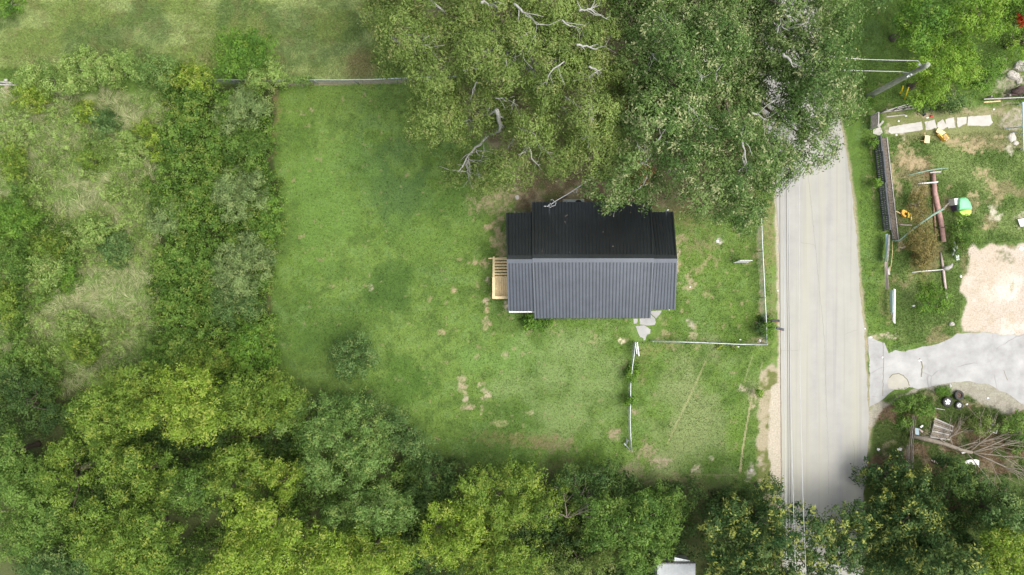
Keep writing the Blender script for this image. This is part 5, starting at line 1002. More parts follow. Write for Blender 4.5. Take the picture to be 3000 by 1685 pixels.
G1 = 'trees along the north east corner'; G2 = 'trees of the south west wood'; G3 = 'trees along the bottom edge'; G4 = 'glossy trees at the south end of the road'
T = [ # label, poly, zb, zt, D, lobe, leaf, pal, group, seed, dens, gap
 ('round bright green tree just east of the utility pole top', [(2680, 140), (2730, 110), (2790, 100), (2850, 130), (2868, 185), (2850, 235), (2812, 262), (2800, 300), (2720, 312), (2668, 316), (2668, 240), (2658, 180)], 2.5, 7, 90, .62, (.15, .07), 'bright', G1, 21, 1, 0),
 ('dense leaf green tree at the top edge beside the oaks', [(2630, -90), (2628, 60), (2645, 130), (2690, 150), (2740, 120), (2790, 95), (2800, 0), (2790, -90)], 3, 8, 100, .8, (.17, .08), 'lush', G1, 22, 1, 0),
 ('wide leaf green tree in the top right corner', [(2780, -90), (2790, 90), (2850, 130), (2900, 140), (2960, 110), (2950, 60), (2930, 20), (2960, -90)], 3, 8, 100, .8, (.17, .08), 'bright', G1, 23, 1, .2),
 ('dusty blue green shrub below the round bright tree', ell(2800, 288, 38, 40, 5), .5, 2.6, 40, .5, (.13, .06), 'blue', G1, 24, .9, 0),
 ('low dark shrub spilling over the rail fence', ell(2750, 310, 60, 20, 6), .3, 1.8, 25, .4, (.12, .06), 'dark', G1, 25, .8, 0),
 ('mid green bushy tree right of the round bright tree', [(2865, 190), (2900, 160), (2945, 190), (2950, 240), (2930, 270), (2880, 280), (2850, 262)], .8, 3.2, 50, .55, (.13, .06), 'lush', G1, 26, .8, .35),
 ('leafy shrub at the right edge under the red flowers', [(2950, 60), (3000, 75), (3060, 80), (3060, 170), (2990, 175), (2955, 150), (2935, 110)], .6, 3, 50, .55, (.13, .06), 'bright', G1, 27, .9, .2),
 ('leafy tree right of the top right corner tree', [(2940, -90), (2930, 20), (2960, 60), (3090, 60), (3100, -90)], 1.5, 4, 70, .6, (.14, .07), 'lush', G1, 28, .9, .2),
 ('dark yellow green tree at the left of the south west wood', ell(385, 1110, 90, 75, 1), 3.5, 7.2, 80, .72, (.16, .065), 'yg', G2, 31, 1, 0),
 ('broad golden green tree with the brightest top in the wood', ell(535, 1175, 145, 120, 2), 5, 10, 110, .85, (.17, .07), 'gold', G2, 32, 1, 0),
 ('yellow green tree left of the brightest topped tree', ell(310, 1215, 115, 95, 3), 4, 8, 90, .75, (.16, .07), 'yg', G2, 33, 1, 0),
 ('yellow green tree standing at the lawn edge of the wood', ell(770, 1180, 120, 100, 4), 3, 6.5, 90, .7, (.16, .065), 'yg', G2, 34, 1, 0),
 ('bright leftmost domed tree facing the dark gap', [(105, 1330), (150, 1290), (230, 1300), (260, 1380), (250, 1480), (200, 1540), (160, 1480), (110, 1400)], 5, 9.5, 90, .8, (.17, .07), 'yg', G2, 35, 1, 0),
 ('mid green tree in the centre of the south west wood', ell(400, 1400, 140, 105, 6), 4, 8, 100, .8, (.17, .07), 'yg', G2, 36, 1, 0),
 ('dull green tree below the brightest topped tree', ell(560, 1430, 95, 90, 7), 3.5, 7.2, 80, .75, (.16, .07), 'mid', G2, 37, 1, 0),
 ('yellow green tree in the right half of the wood', ell(690, 1400, 95, 100, 8), 4, 8, 90, .75, (.16, .07), 'yg', G2, 38, 1, 0),
 ('large yellow green tree at the lower left of the wood', ell(370, 1590, 160, 120, 9), 5, 9.5, 110, .85, (.17, .07), 'yg', G2, 39, 1, 0),
 ('golden tree at the bottom edge of the wood', [(600, 1660), (640, 1560), (700, 1480), (790, 1460), (880, 1490), (960, 1560), (980, 1640), (980, 1760), (600, 1760)], 5, 10.5, 120, .85, (.19, .075), 'gold', G2, 40, 1, 0),
 ('green tree at the bottom edge between the two largest', ell(530, 1690, 90, 90, 11), 3, 6.5, 80, .7, (.16, .07), 'mid', G2, 41, 1, 0),
 ('small bright tree above the golden tree of the bottom edge', ell(830, 1400, 60, 60, 12), 3.5, 7.2, 55, .6, (.15, .065), 'gold', G2, 42, .9, 0),
 ('dark green tree in the lower left corner of the photo', ell(60, 1500, 115, 150, 13), 3, 7, 110, .8, (.16, .07), 'mid', G2, 43, 1, 0),
 ('shaded dark tree at the left edge below the rough field', ell(60, 1190, 130, 120, 14), 1.5, 4.5, 100, .7, (.14, .065), 'dark', G2, 44, .9, .2),
 ('dull green tree at the left edge of the wood', ell(20, 1330, 80, 80, 15), 2.5, 6, 70, .7, (.15, .065), 'mid', G2, 45, .9, 0),
 ('blue green tree at the very bottom left corner', ell(160, 1670, 110, 60, 16), 2, 5, 60, .6, (.15, .07), 'blue', G2, 46, .9, .15),
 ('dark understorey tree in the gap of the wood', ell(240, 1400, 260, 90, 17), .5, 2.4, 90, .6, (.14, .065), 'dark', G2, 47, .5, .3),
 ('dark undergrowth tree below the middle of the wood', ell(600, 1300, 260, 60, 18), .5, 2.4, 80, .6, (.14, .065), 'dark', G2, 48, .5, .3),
 ('large feathery grey green tree south of the lawn', [(830, 1200), (880, 1170), (960, 1160), (1060, 1170), (1130, 1230), (1150, 1330), (1110, 1400), (1040, 1440), (960, 1470), (890, 1420), (870, 1330), (810, 1270)], 3.5, 7.5, 130, .75, (.14, .065), 'silver', G3, 51, .85, .22),
 ('feathery darker tree right of the feathery grey green tree', [(1120, 1190), (1180, 1200), (1250, 1270), (1300, 1330), (1250, 1370), (1170, 1350), (1120, 1300)], 1.5, 4.2, 70, .6, (.13, .06), 'blue', G3, 52, .8, .25),
 ('grey green tree below the feathery grey green tree', ell(1080, 1500, 150, 80, 21), 3.5, 7, 90, .72, (.15, .065), 'silver', G3, 53, .95, 0),
 ('dark hollow tree between the grey green and yellow green trees', ell(1270, 1400, 90, 75, 22), 1.2, 4, 70, .6, (.14, .065), 'dark', G3, 54, .7, .3),
 ('golden green tree at the bottom edge left of centre', ell(1090, 1640, 160, 90, 23), 4, 8, 100, .75, (.17, .07), 'gold', G3, 55, 1, 0),
 ('spreading yellow green tree at the lower lawn edge', [(1350, 1395), (1400, 1350), (1470, 1345), (1560, 1360), (1600, 1420), (1610, 1520), (1540, 1560), (1430, 1560), (1380, 1500), (1330, 1450)], 3, 7, 100, .7, (.16, .065), 'yg', G3, 56, 1, .1),
 ('yellow green tree in the middle of the bottom edge', ell(1320, 1560, 110, 100, 25), 3.5, 7.2, 90, .72, (.16, .065), 'gold', G3, 57, 1, 0),
 ('wide yellow green tree at the bottom edge below centre', ell(1480, 1660, 150, 100, 26), 3.5, 7, 90, .72, (.16, .065), 'yg', G3, 58, 1, 0),
 ('olive brown shrub left of the tin shed', ell(1700, 1650, 110, 60, 27), 1, 3, 60, .55, (.14, .06), 'olive', G3, 59, .9, .2),
 ('dark green tree on the lawn edge left of the fence end', ell(1740, 1420, 110, 70, 28), 2, 5, 70, .62, (.15, .075), 'dark', G3, 60, 1, .15),
 ('open leafed tree with visible stems in the bottom wood', ell(1650, 1480, 60, 80, 29), 1, 3.5, 60, .5, (.14, .06), 'yg', G3, 61, .4, .35),
 ('large dark green tree left of the tin shed', [(1700, 1500), (1760, 1460), (1850, 1440), (1950, 1450), (1990, 1500), (1990, 1580), (1950, 1640), (1850, 1690), (1790, 1640), (1720, 1580)], 3, 7, 110, .75, (.17, .085), 'mid', G3, 62, 1, .1),
 ('round blue green shrub tree at the lawn corner near the bottom', ell(1960, 1460, 55, 50, 31), 1, 3.5, 50, .5, (.13, .06), 'mid', G3, 63, .9, .1),
 ('glossy tree with yellow tips left of the road at the bottom', [(2080, 1520), (2140, 1460), (2230, 1440), (2320, 1470), (2380, 1445), (2435, 1465), (2425, 1520), (2440, 1600), (2450, 1700), (2400, 1780), (2080, 1780), (2060, 1640)], 3.5, 8.5, 120, .82, (.20, .10), 'magn', G4, 71, 1, .1),
 ('small dark tree on the verge left of the road bottom', ell(2245, 1445, 45, 40, 33), 1.5, 4, 40, .5, (.16, .08), 'magn', G4, 72, .9, 0),
 ('glossy tree reaching over the road from the right', [(2395, 1545), (2425, 1500), (2470, 1475), (2540, 1450), (2570, 1540), (2570, 1760), (2530, 1760), (2500, 1690), (2470, 1640), (2400, 1600)], 3, 5.5, 70, .72, (.19, .095), 'magn', G4, 73, 1, 0),
 ('great glossy tree with yellow tips right of the road', [(2550, 1450), (2610, 1430), (2680, 1400), (2760, 1430), (2800, 1490), (2820, 1560), (2800, 1640), (2740, 1700), (2640, 1720), (2560, 1680), (2540, 1560)], 2.2, 5.2, 120, .85, (.18, .09), 'magn', G4, 74, 1, .05),
 ('glossy small tree leaning over the right kerb of the road', [(2505, 1390), (2530, 1358), (2570, 1352), (2640, 1340), (2700, 1370), (2730, 1400), (2680, 1440), (2600, 1440), (2550, 1430), (2520, 1410)], 1.2, 2.8, 50, .6, (.19, .095), 'magn', G4, 75, 1, .12),
 ('glossy yellow tipped tree at the bottom right of the road', ell(2760, 1660, 130, 80, 37), 4.5, 9, 90, .8, (.20, .10), 'magn', G4, 76, 1, 0),
 ('dark blue green tree beneath the fallen tree', [(2740, 1340), (2800, 1320), (2860, 1370), (2910, 1420), (3000, 1450), (3060, 1480), (3060, 1600), (2950, 1560), (2860, 1480), (2770, 1430)], 2.5, 6, 80, .7, (.16, .08), 'dark', G4, 77, 1, .1),
 ('dusty blue tree at the right edge near the bottom', ell(2960, 1520, 100, 70, 39), 3, 7, 70, .7, (.16, .08), 'blue', G4, 78, 1, .1),
 ('golden tree in the bottom right corner', [(2850, 1620), (2900, 1570), (2980, 1560), (3080, 1560), (3080, 1780), (2840, 1780)], 4, 8, 90, .75, (.17, .075), 'gold', G4, 79, 1, 0),
]
for (lab, poly, zb, zt_, D, lobe, leaf, pal, grp, sd_, dens, gap) in T:
    tree(lab, 'tree' if zt_ > 3.3 else 'shrub', poly, zb, zt_, D, lobe, leaf, pal, grp, dens, sd_, gap, trunk_r=.10 + .012 * zt_, name='tree' if zt_ > 3.3 else 'shrub', nl=9, lower=zt_ > 4)

G5 = 'shrubs of the overgrown strip'; G6 = 'saplings scattered in the rough field'; G7 = 'pale leaved hedge shrubs'
Sh = [
 ('round dark leaved shrub standing above the hedge corner', ell(710, 145, 82, 66, 1), .8, 4.2, 70, .62, (.14, .065), 'lush', G7, 101, 1, 0),
 ('first pale hedge shrub from the left, largest of the row', ell(130, 225, 90, 50, 2), .4, 2.6, 45, .5, (.14, .065), 'hedge', G7, 102, 1, 0),
 ('second pale hedge shrub from the left', ell(240, 205, 70, 48, 3), .4, 2.7, 45, .5, (.14, .065), 'hedge', G7, 103, 1, 0),
 ('third pale hedge shrub, in the middle of the row', ell(345, 200, 62, 44, 4), .4, 2.5, 45, .5, (.14, .065), 'hedge', G7, 104, 1, 0),
 ('fourth pale hedge shrub left of the yellow shrub', ell(450, 210, 66, 40, 5), .4, 2.4, 40, .5, (.14, .065), 'silver', G7, 105, 1, 0),
 ('fifth hedge shrub with yellowish leaves', ell(570, 225, 60, 38, 6), .4, 2.4, 40, .5, (.14, .065), 'gold', G7, 106, .9, .1),
 ('last pale hedge shrub, at the start of the top wire fence', ell(780, 222, 66, 40, 7), .4, 2.6, 40, .5, (.14, .065), 'hedge', G7, 107, 1, 0),
 ('low yellow green bush at the left end of the hedge', ell(95, 285, 58, 42, 8), .3, 2.0, 40, .45, (.13, .06), 'gold', G7, 108, .9, .1),
 ('lush bush in the meadow at the top left corner', ell(30, 15, 48, 26, 9), .2, 1.4, 30, .4, (.12, .06), 'lush', G7, 109, .8, 0),
 ('blue green shrub highest in the overgrown strip', ell(710, 335, 78, 66, 11), .6, 3.0, 50, .42, (.16, .05), 'spray', G5, 111, .9, 0),
 ('lush shrub just below the highest blue green one', ell(720, 440, 72, 52, 12), .5, 2.6, 50, .45, (.14, .06), 'mid', G5, 112, .9, 0),
 ('large blue green shrub beside the middle of the lawn edge', ell(705, 570, 82, 80, 13), .6, 3.4, 60, .45, (.17, .05), 'spray', G5, 113, 1, 0),
 ('bright vine covered shrub bulging over the lawn edge', ell(790, 645, 36, 70, 14), .3, 2.0, 40, .4, (.12, .07), 'lush', G5, 114, 1, 0),
 ('pale shrub in the left half of the overgrown strip', ell(490, 640, 55, 60, 15), .4, 2.3, 45, .42, (.14, .055), 'spray', G5, 115, .9, 0),
 ('silvery shrub with upright sprays below the bulge', ell(705, 790, 88, 92, 16), .6, 3.4, 65, .45, (.18, .05), 'spray', G5, 116, 1, 0),
 ('blue green shrub in the lower part of the strip', ell(690, 900, 78, 50, 17), .5, 2.8, 50, .45, (.16, .05), 'blue', G5, 117, .9, 0),
 ('lush shrub at the lower lawn corner of the strip', ell(740, 1020, 72, 80, 18), .4, 2.6, 60, .5, (.14, .065), 'lush', G5, 118, 1, 0),
 ('yellow green shrub between the strip and the wood', ell(590, 1060, 70, 48, 19), .8, 4, 50, .6, (.15, .065), 'yg', G5, 119, 1, 0),
 ('dark bush at the left edge of the strip bottom', ell(500, 1000, 60, 60, 20), .3, 1.8, 50, .45, (.13, .06), 'mid', G5, 120, .8, .2),
 ('grey green feathery shrub alone on the lawn', ell(1030, 1050, 70, 72, 21), .5, 2.8, 60, .42, (.14, .065), 'blue', 'shrubs on the lawn', 121, .7, .22),
 ('sparse leafy edge of the feathery tree spilling onto the lawn', ell(1030, 1190, 130, 30, 22), .4, 2.4, 60, .42, (.11, .05), 'blue', 'shrubs on the lawn', 122, .7, .2),
 ('dark leaved shrub against the front wall of the house', ell(1563, 940, 36, 26, 23), .1, 1.0, 30, .25, (.16, .08), 'lush', 'shrubs on the lawn', 123, .9, 0),
 ('small low plant right of the front wall shrub', ell(1600, 936, 20, 10, 24), .05, .4, 20, .18, (.13, .07), 'lush', 'shrubs on the lawn', 124, .8, 0),
 ('vine climbing the north part of the curved fence', ell(1853, 1092, 14, 26, 25), .2, .9, 20, .17, (.11, .065), 'lush', 'vines on the fences', 125, .6, 0),
 ('vine climbing the middle of the curved fence', ell(1846, 1170, 9, 18, 26), .2, .8, 20, .14, (.10, .06), 'lush', 'vines on the fences', 126, .5, 0),
 ('vine growing through the roadside fence behind the mailboxes', ell(2252, 962, 11, 30, 27), .15, .9, 20, .17, (.11, .06), 'lush', 'vines on the fences', 127, .7, 0),
 ('vine at the west end of the top wire fence', ell(890, 236, 44, 8, 28), .5, 1.3, 10, .2, (.12, .07), 'silver', 'vines on the fences', 128, .6, 0),
 ('dark leafy weeds against the inside of the roadside fence', ell(2230, 955, 14, 30, 29), .1, .9, 20, .22, (.12, .06), 'dark', 'vines on the fences', 129, .8, 0),
 ('small yellow green weed below the south wire fence', ell(2103, 1014, 9, 5, 30), .05, .4, 8, .14, (.1, .06), 'gold', 'weeds along the fences', 130, .9, 0),
 ('small yellow green weed near the middle of the south fence', ell(2148, 1014, 7, 5, 30), .05, .4, 8, .14, (.1, .06), 'gold', 'weeds along the fences', 131, .9, 0),
 ('bright green tuft on the sandy verge by the road', ell(2222, 1151, 9, 7, 30), .05, .4, 8, .14, (.14, .06), 'bright', 'weeds along the fences', 132, .9, 0),
 ('leafy weed at the upper part of the pallet fence', ell(2560, 422, 6, 8, 31), .1, .6, 10, .12, (.12, .06), 'lush', 'weeds in the yard', 133, .5, 0),
 ('leafy weed halfway along the pallet fence', ell(2571, 535, 6, 12, 32), .1, .6, 10, .13, (.12, .06), 'lush', 'weeds in the yard', 134, .5, 0),
 ('brown and green shrub left of the long red brown log', ell(2690, 600, 34, 50, 33), .2, 1.6, 30, .34, (.12, .05), 'brown', 'weeds in the yard', 135, .55, .25),
 ('rusty green shrub above the thin white pole', ell(2705, 725, 34, 62, 34), .2, 1.8, 30, .34, (.12, .05), 'brown', 'weeds in the yard', 136, .7, .1),
 ('dark bush left of the sand patch', ell(2730, 880, 52, 44, 35), .2, 1.3, 40, .38, (.13, .06), 'lush', 'weeds in the yard', 137, .6, .25),
 ('green bush between the log and the sand patch', ell(2815, 690, 34, 60, 36), .1, .9, 30, .3, (.12, .06), 'mid', 'weeds in the yard', 138, .5, .3),
 ('leafy weeds on the north part of the corner bed', ell(2680, 1186, 66, 24, 37), .1, .8, 30, .3, (.11, .055), 'mid', 'weeds of the corner bed', 139, .8, .2),
 ('blue green bush beside the metal rails', ell(2710, 1205, 28, 24, 38), .2, 1.3, 25, .3, (.14, .08), 'mid', 'weeds of the corner bed', 140, .9, 0),
 ('leafy bush growing over the short metal rails', ell(2650, 1240, 18, 28, 39), .15, .9, 25, .25, (.12, .06), 'mid', 'weeds of the corner bed', 141, .8, 0),
 ('green weeds between the largest tyre and the driveway', ell(2762, 1147, 22, 9, 40), .05, .3, 12, .15, (.10, .04), 'lush', 'weeds of the corner bed', 142, .8, 0),
 ('dull green scrub right of the broken pallet', ell(2880, 1240, 70, 34, 41), .1, .9, 30, .3, (.11, .05), 'olive', 'weeds of the corner bed', 143, .4, .35),
 ('bright weeds at the right end of the corner bed', ell(2980, 1270, 46, 60, 42), .2, 1.0, 30, .3, (.12, .06), 'mid', 'weeds of the corner bed', 144, .6, .25),
 ('green clump at the foot of the utility pole', ell(2545, 292, 12, 8, 43), .05, .5, 10, .18, (.14, .07), 'lush', 'weeds in the yard', 145, .8, 0),
 ('dark purple leaved bush at the right edge', ell(2990, 115, 18, 26, 44), .4, 2, 20, .3, (.13, .07), 'purple', None, 146, .9, 0),
 ('bush of red orange flowers at the top right edge', ell(2996, 55, 12, 18, 45), .6, 2.4, 20, .25, (.14, .09), 'red', None, 147, .8, 0),
]
rgs = random.Random(77)
sap = [(255, 330, 22, 34, 'gold'), (305, 365, 34, 36, 'blue'), (265, 470, 34, 28, 'yg'), (385, 450, 40, 44, 'hedge'), (425, 370, 26, 30, 'gold'), (460, 405, 28, 26, 'gold'), (475, 455, 26, 20, 'gold'), (370, 400, 26, 20, 'hedge'), (40, 470, 46, 52, 'yg'), (45, 640, 60, 50, 'lush'), (270, 670, 44, 52, 'hedge'), (345, 730, 48, 40, 'blue'), (150, 720, 50, 44, 'yg'), (140, 790, 52, 50, 'hedge'), (195, 810, 24, 40, 'lush'), (60, 760, 50, 60, 'mid'), (215, 950, 52, 40, 'hedge'), (295, 965, 22, 18, 'hedge'), (240, 1020, 62, 44, 'yg'), (20, 880, 34, 60, 'yg'), (90, 1050, 60, 40, 'mid'), (60, 560, 40, 26, 'mid'), (330, 560, 26, 22, 'hedge'), (130, 1100, 50, 34, 'mid')]
nm = ['upper left', 'dark round', 'low spreading', 'tall pale', 'bright yellow tipped', 'bright golden', 'small golden', 'thin pale', 'left edge yellow green', 'left edge lush', 'tall pale green', 'dark blue green', 'dull yellow green', 'broad pale', 'narrow fern green', 'dark left edge', 'pale lower', 'tiny pale', 'yellow green lower', 'left edge lower', 'dark lower', 'low dark', 'small central', 'lowest dark']
near = ['under the second hedge shrub', 'under the gap in the hedge', 'in the dry grass left of the golden saplings', 'in the dry grass nearest the overgrown strip', 'above the bright golden one', 'beside the overgrown strip', 'below the bright golden one', 'touching the tall pale one', 'in the upper dry grass', 'beside the tan grass streaks', 'in the middle of the rough field', 'beside the overgrown strip centre', 'above the broad pale one', 'in the lower half of the rough field', 'right of the broad pale one', 'in the lower half of the field', 'below the tan grass', 'right of the pale lower one', 'nearest the south west wood', 'beside the shaded wood', 'next to the shaded wood', 'at the left edge of the field', 'between the tan streaks', 'at the edge of the shaded wood']
for i, (x, y, rx, ry, p_) in enumerate(sap): Sh.append((nm[i] + ' sapling ' + near[i], ell(x, y, rx, ry, 50 + i), .3, 1.2 + min(rx, ry) / 40, 30, .3, (.14, .065), p_, G6, 150 + i, .8, .1))
for (lab, poly, zb, zt_, D, lobe, leaf, pal, grp, sd_, dens, gap) in Sh:
    c = 'vine' if lab.startswith('vine') else 'weed' if 'weed' in lab else 'sapling' if 'sapling' in lab else 'shrub'
    tree(lab, c, poly, zb, zt_, D, lobe, leaf, pal, grp, dens, sd_, gap, trunk_r=.03 + .02 * zt_, name=c, nl=7, lower=False, bark=M_dead, space=1.0, fuzz=.5)

fieldp0 = [(-60, 300), (500, 280), (480, 480), (440, 600), (460, 760), (460, 900), (430, 1060), (300, 1110), (-60, 1100)]
# tangled vine mat over the whole overgrown strip; nobody could count it
vp = [(480, 245), (560, 250), (800, 250), (788, 330), (800, 480), (826, 600), (822, 700), (795, 800), (790, 900), (796, 1060), (700, 1090), (420, 1090), (460, 950), (440, 760), (480, 620), (440, 560), (480, 400)]
vp = densify(vp, 38, 15, 77)
vc_, _ = crown(None, vp, .5, 1.7, 60, .62, (.12, .09), 'vine', .95, 200, 0, name='vine_mat', lower=False, wob=.9, space=.98, fuzz=.5); tag(vc_, 'tangled mat of vines and brambles over the overgrown strip', 'vines', kind='stuff')
vc_, _ = crown(None, [(-60, 600), (120, 580), (230, 700), (240, 820), (130, 880), (60, 1020), (160, 1080), (180, 1200), (-60, 1240)], .3, 1.0, 60, .45, (.12, .08), 'mid', .8, 201, .28, name='undergrowth', lower=False); tag(vc_, 'dark green undergrowth along the left edge', 'undergrowth', kind='stuff')

vc_, _ = crown(None, fieldp0, .15, .55, 60, .42, (.12, .06), 'hedge', .36, 205, .52, name='field_weeds', lower=False); tag(vc_, 'low leafy weeds scattered through the rough field', 'weeds', kind='stuff')
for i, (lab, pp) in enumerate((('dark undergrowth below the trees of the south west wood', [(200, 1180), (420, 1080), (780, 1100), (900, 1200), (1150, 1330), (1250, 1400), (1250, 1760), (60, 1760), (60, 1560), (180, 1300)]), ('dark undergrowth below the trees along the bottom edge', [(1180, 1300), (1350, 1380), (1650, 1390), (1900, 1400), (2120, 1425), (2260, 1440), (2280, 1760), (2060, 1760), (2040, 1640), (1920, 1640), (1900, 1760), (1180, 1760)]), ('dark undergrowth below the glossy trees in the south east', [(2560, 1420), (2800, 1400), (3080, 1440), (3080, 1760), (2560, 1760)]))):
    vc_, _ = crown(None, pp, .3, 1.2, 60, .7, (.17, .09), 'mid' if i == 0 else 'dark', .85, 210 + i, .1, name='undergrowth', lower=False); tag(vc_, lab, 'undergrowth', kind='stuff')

# fallen dead tree in the corner
t = empty('fallen_tree', P(2690, 1282), 'leafless fallen tree lying across the corner bed with fanned branches', 'tree')
rg = random.Random(9); tk = [(2672, 1278, .3), (2720, 1288, .45), (2770, 1301, .6), (2815, 1318, .8), (2848, 1326, .9)]
b = MB(); b.tube([P(*p) for p in tk], [.16, .17, .15, .13, .11], 8); b.build('trunk', M_dead, t, True)
def bough(a, ang, L, r, depth, acc):
    pts = [a]; d = ang; z = a.z
    for i in range(4): d += rg.uniform(-.16, .16); z += rg.uniform(-.02, .22); pts.append(Vector((pts[-1].x + math.cos(d) * L / 4, pts[-1].y + math.sin(d) * L / 4, z)))
    acc.tube(pts, [r, r * .85, r * .65, r * .45, .01], 5)
    if depth:
        for i in range(3): q = pts[rg.randint(1, 3)]; bough(q, d + rg.choice((-1, 1)) * rg.uniform(.25, .7), L * rg.uniform(.45, .75), r * .55, depth - 1, acc)
for (px_, py_, z, ang, L) in ((2760, 1298, .6, .75, 2.2), (2790, 1302, .7, 1.9, 2.2), (2800, 1312, .7, .45, 4.2), (2820, 1320, .8, .25, 5.2), (2848, 1326, .9, .08, 5.4), (2848, 1326, .9, -.25, 5.2), (2848, 1326, .9, -.55, 5.0), (2830, 1323, .8, -.95, 3.6), (2846, 1326, .9, .5, 4.8), (2770, 1300, .6, 2.4, 1.8), (2850, 1327, .9, -.1, 4.5), (2840, 1325, .9, .9, 3.6)):
    acc = MB(); bough(P(px_, py_, z), ang, L * .95, .045, 2, acc); acc.build('bough', M_dead, t, True)
# bare stems of the open leafed tree in the bottom wood
t = empty('bare_tree', P(1663, 1516), 'pale leafless multi stemmed tree in the dark hollow of the bottom wood', 'tree')
for (x, y, z, ang, L) in ((1660, 1514, 3.0, 1.7, 2.0), (1661, 1516, 3.0, 1.1, 2.2), (1664, 1516, 3.1, .35, 2.8), (1663, 1516, 3.0, .8, 2.4), (1660, 1516, 3.0, 2.5, 1.2)):
    acc = MB(); bough(P(x, y, z), ang, L, .05, 2, acc); acc.build('bough', M_dead, t, True)
b = MB(); q = P(1661, 1515, 3.0); b.tube([Vector((q.x, q.y, 0)), q], [.09, .05], 6); b.build('trunk', M_dead, t)

# ------------------------------------------------------------ grasses (stuff)
rg = np.random.default_rng(5)
def blades(name, label, n, box, fn, ln, wd, flat, m=M_blade, kind='grass'):
    x = rg.uniform(box[0], box[2], n); y = rg.uniform(box[1], box[3], n)
    col, keep, ang, lm = fn(x, y); x, y, col, ang, lm = x[keep], y[keep], col[keep], ang[keep], lm[keep]; n = len(x)
    pos = Pn(x, y, np.zeros(n) + .01); el_ = rg.uniform(flat[0], flat[1], n)
    ax = np.stack([np.cos(ang) * np.cos(el_), np.sin(ang) * np.cos(el_), np.sin(el_)], 1); nr = np.stack([-np.cos(ang) * np.sin(el_), -np.sin(ang) * np.sin(el_), np.cos(el_)], 1) + rg.normal(0, .35, (n, 3))
    o = leaf_mesh(name, pos, nr, ax, ln * rg.uniform(.5, 1.3, n) * lm, wd * rg.uniform(.6, 1.3, n), col, None, m); tag(o, label, kind, kind='stuff'); TOT[0] += n
def lawn_fn(x, y):
    c, g = cover(x, y); keep = (rg.random(len(x)) < g) & ~((x > 2538) & poly_in(x, y, DRIVE)) & ~((x > 1850) & (x < 1945) & (y > 905) & (y < 1000)) & ~((x > 2590) & (x < 2912) & (y > 336) & (y < 394)) & ((x < 2262) | (x > 2520)) & ~((x > 1490) & (x < 1970) & (y > 600) & (y < 915))
    v = rg.uniform(.4, 1.7, (len(x), 1)) * np.array([1, 1, 1]) * (1 + rg.normal(0, .06, (len(x), 3)))
    return c * v * 1.12, keep, rg.uniform(0, 6.28, len(x)), .8 + .9 * fbm(x, y, 60, 300)
blades('lawn_grass', 'short mown grass over the lawns and verges', 520000, (-20, -20, 3020, 1500), lawn_fn, .085, .030, (.15, 1.1))
fieldp = [(-60, 285), (520, 262), (500, 480), (440, 600), (470, 760), (470, 900), (440, 1070), (300, 1130), (-60, 1150)]
def field_fn(x, y):
    d = sdf(x, y, fieldp) + (vnoise(x, y, 40, 3) - .5) * 40; keep = d > 0
    k = sstep(.44, .60, fbm(x * .6 + y * .25, y, 40, 32) * .6 + fbm(x, y, 110, 301) * .4 + .02)[:, None]
    dry = np.array([.56, .56, .33]) * rg.uniform(.6, 1.25, (len(x), 1)); gr = np.array([.22, .34, .09]) * rg.uniform(.5, 1.5, (len(x), 1))
    pick = rg.random((len(x), 1)) < (.10 + .5 * k); col = np.where(pick, dry, gr)
    ang = (fbm(x, y, 55, 302, 4) * 14 + rg.normal(0, .3, len(x))); return col, keep, ang, .7 + .9 * k[:, 0]
blades('tall_grass', 'tall dry and green grass of the rough field', 130000, (-60, 240, 540, 1160), field_fn, .40, .022, (.05, .6))
def mead_fn(x, y):
    c, g = cover(x, y); keep = (y < 225) & (x < 1180) & (g > .3); ang = fbm(x, y, 120, 305, 3) * 8 + rg.normal(0, .5, len(x))
    return c * rg.uniform(.7, 1.5, (len(x), 1)), keep, ang, .6 + .8 * fbm(x, y, 50, 306)
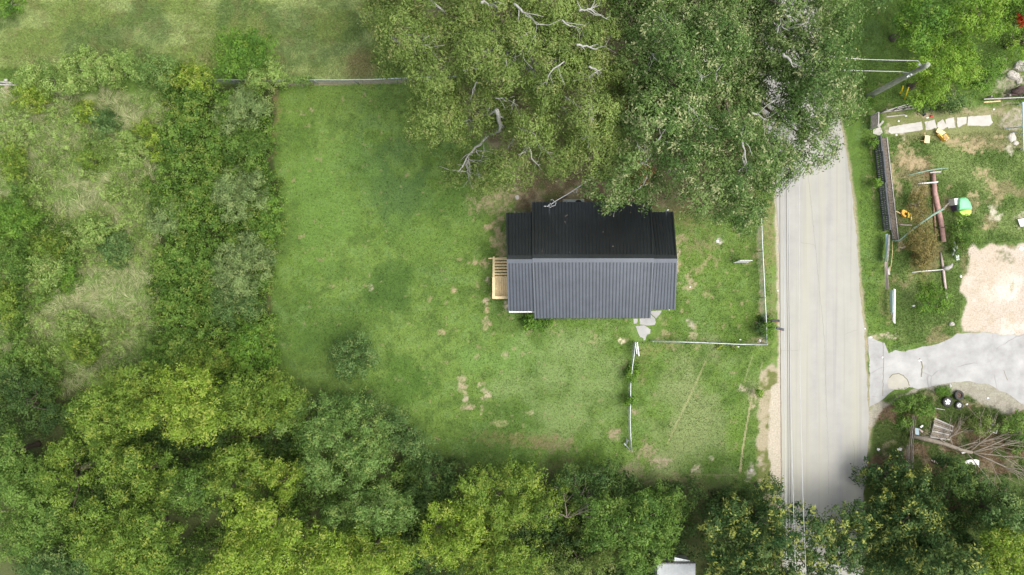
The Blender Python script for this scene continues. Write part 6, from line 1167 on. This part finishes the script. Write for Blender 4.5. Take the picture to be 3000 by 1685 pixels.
blades('meadow_grass', 'longer pale meadow grass at the top left', 60000, (-60, -60, 1180, 230), mead_fn, .22, .024, (.1, .9))
def yard_fn(x, y):
    c, g = cover(x, y); inb = poly_in(x, y, [(2610, 400), (3020, 380), (3020, 700), (2850, 720), (2800, 980), (2620, 1020), (2600, 850)]) | poly_in(x, y, [(2560, 1200), (2700, 1130), (2900, 1180), (3020, 1230), (3020, 1400), (2560, 1400)])
    keep = inb & ~poly_in(x, y, DRIVE) & (rg.random(len(x)) < np.clip(1.4 - c[:, 0] * 5, 0, 1)); return c * rg.uniform(.7, 1.7, (len(x), 1)), keep, rg.uniform(0, 6.28, len(x)), .7 + fbm(x, y, 50, 307)
blades('yard_weeds', 'unmown grass and weeds in the junk yard and corner bed', 110000, (2550, 380, 3020, 1420), yard_fn, .10, .035, (.1, 1.0), kind='weeds')
def litter_fn(x, y):
    keep = poly_in(x, y, [(1500, 420), (1530, 600), (1560, 630), (2200, 640), (2240, 560), (2230, 300), (1400, 300)]) | (poly_in(x, y, [(1980, 570), (2200, 640), (2230, 760), (1990, 760)]) & (rg.random(len(x)) < .5))
    return np.array([.28, .21, .12]) * rg.uniform(.5, 1.6, (len(x), 1)), keep, rg.uniform(0, 6.28, len(x)), np.ones(len(x))
blades('fallen_leaves', 'brown fallen leaves on the soil behind the house', 16000, (1380, 280, 2260, 780), litter_fn, .08, .04, (0, .4), kind='leaves')
# twigs on the roof
b = MB(); rq = random.Random(31)
for i in range(18):
    x, y = rq.uniform(1500, 1960), rq.uniform(600, 745 if i < 26 else 900); yy = abs(y - 758) / 168; z = 4.15 - 1.4 * yy + .05 - (0.1 if x > 1905 else 0)
    a = rq.uniform(0, 3.14); l = rq.uniform(.03, .12) if i % 4 else .25; b.bar(P(x, y, z), P(x + l * PPM * math.cos(a), y + l * PPM * math.sin(a) * .9, z - .01), .02, .012)
tag(b.build('roof_twigs', M_dead), 'small dry twigs and leaf bits scattered on the dark roof', 'twigs', kind='stuff')
print('foliage faces', TOT[0])
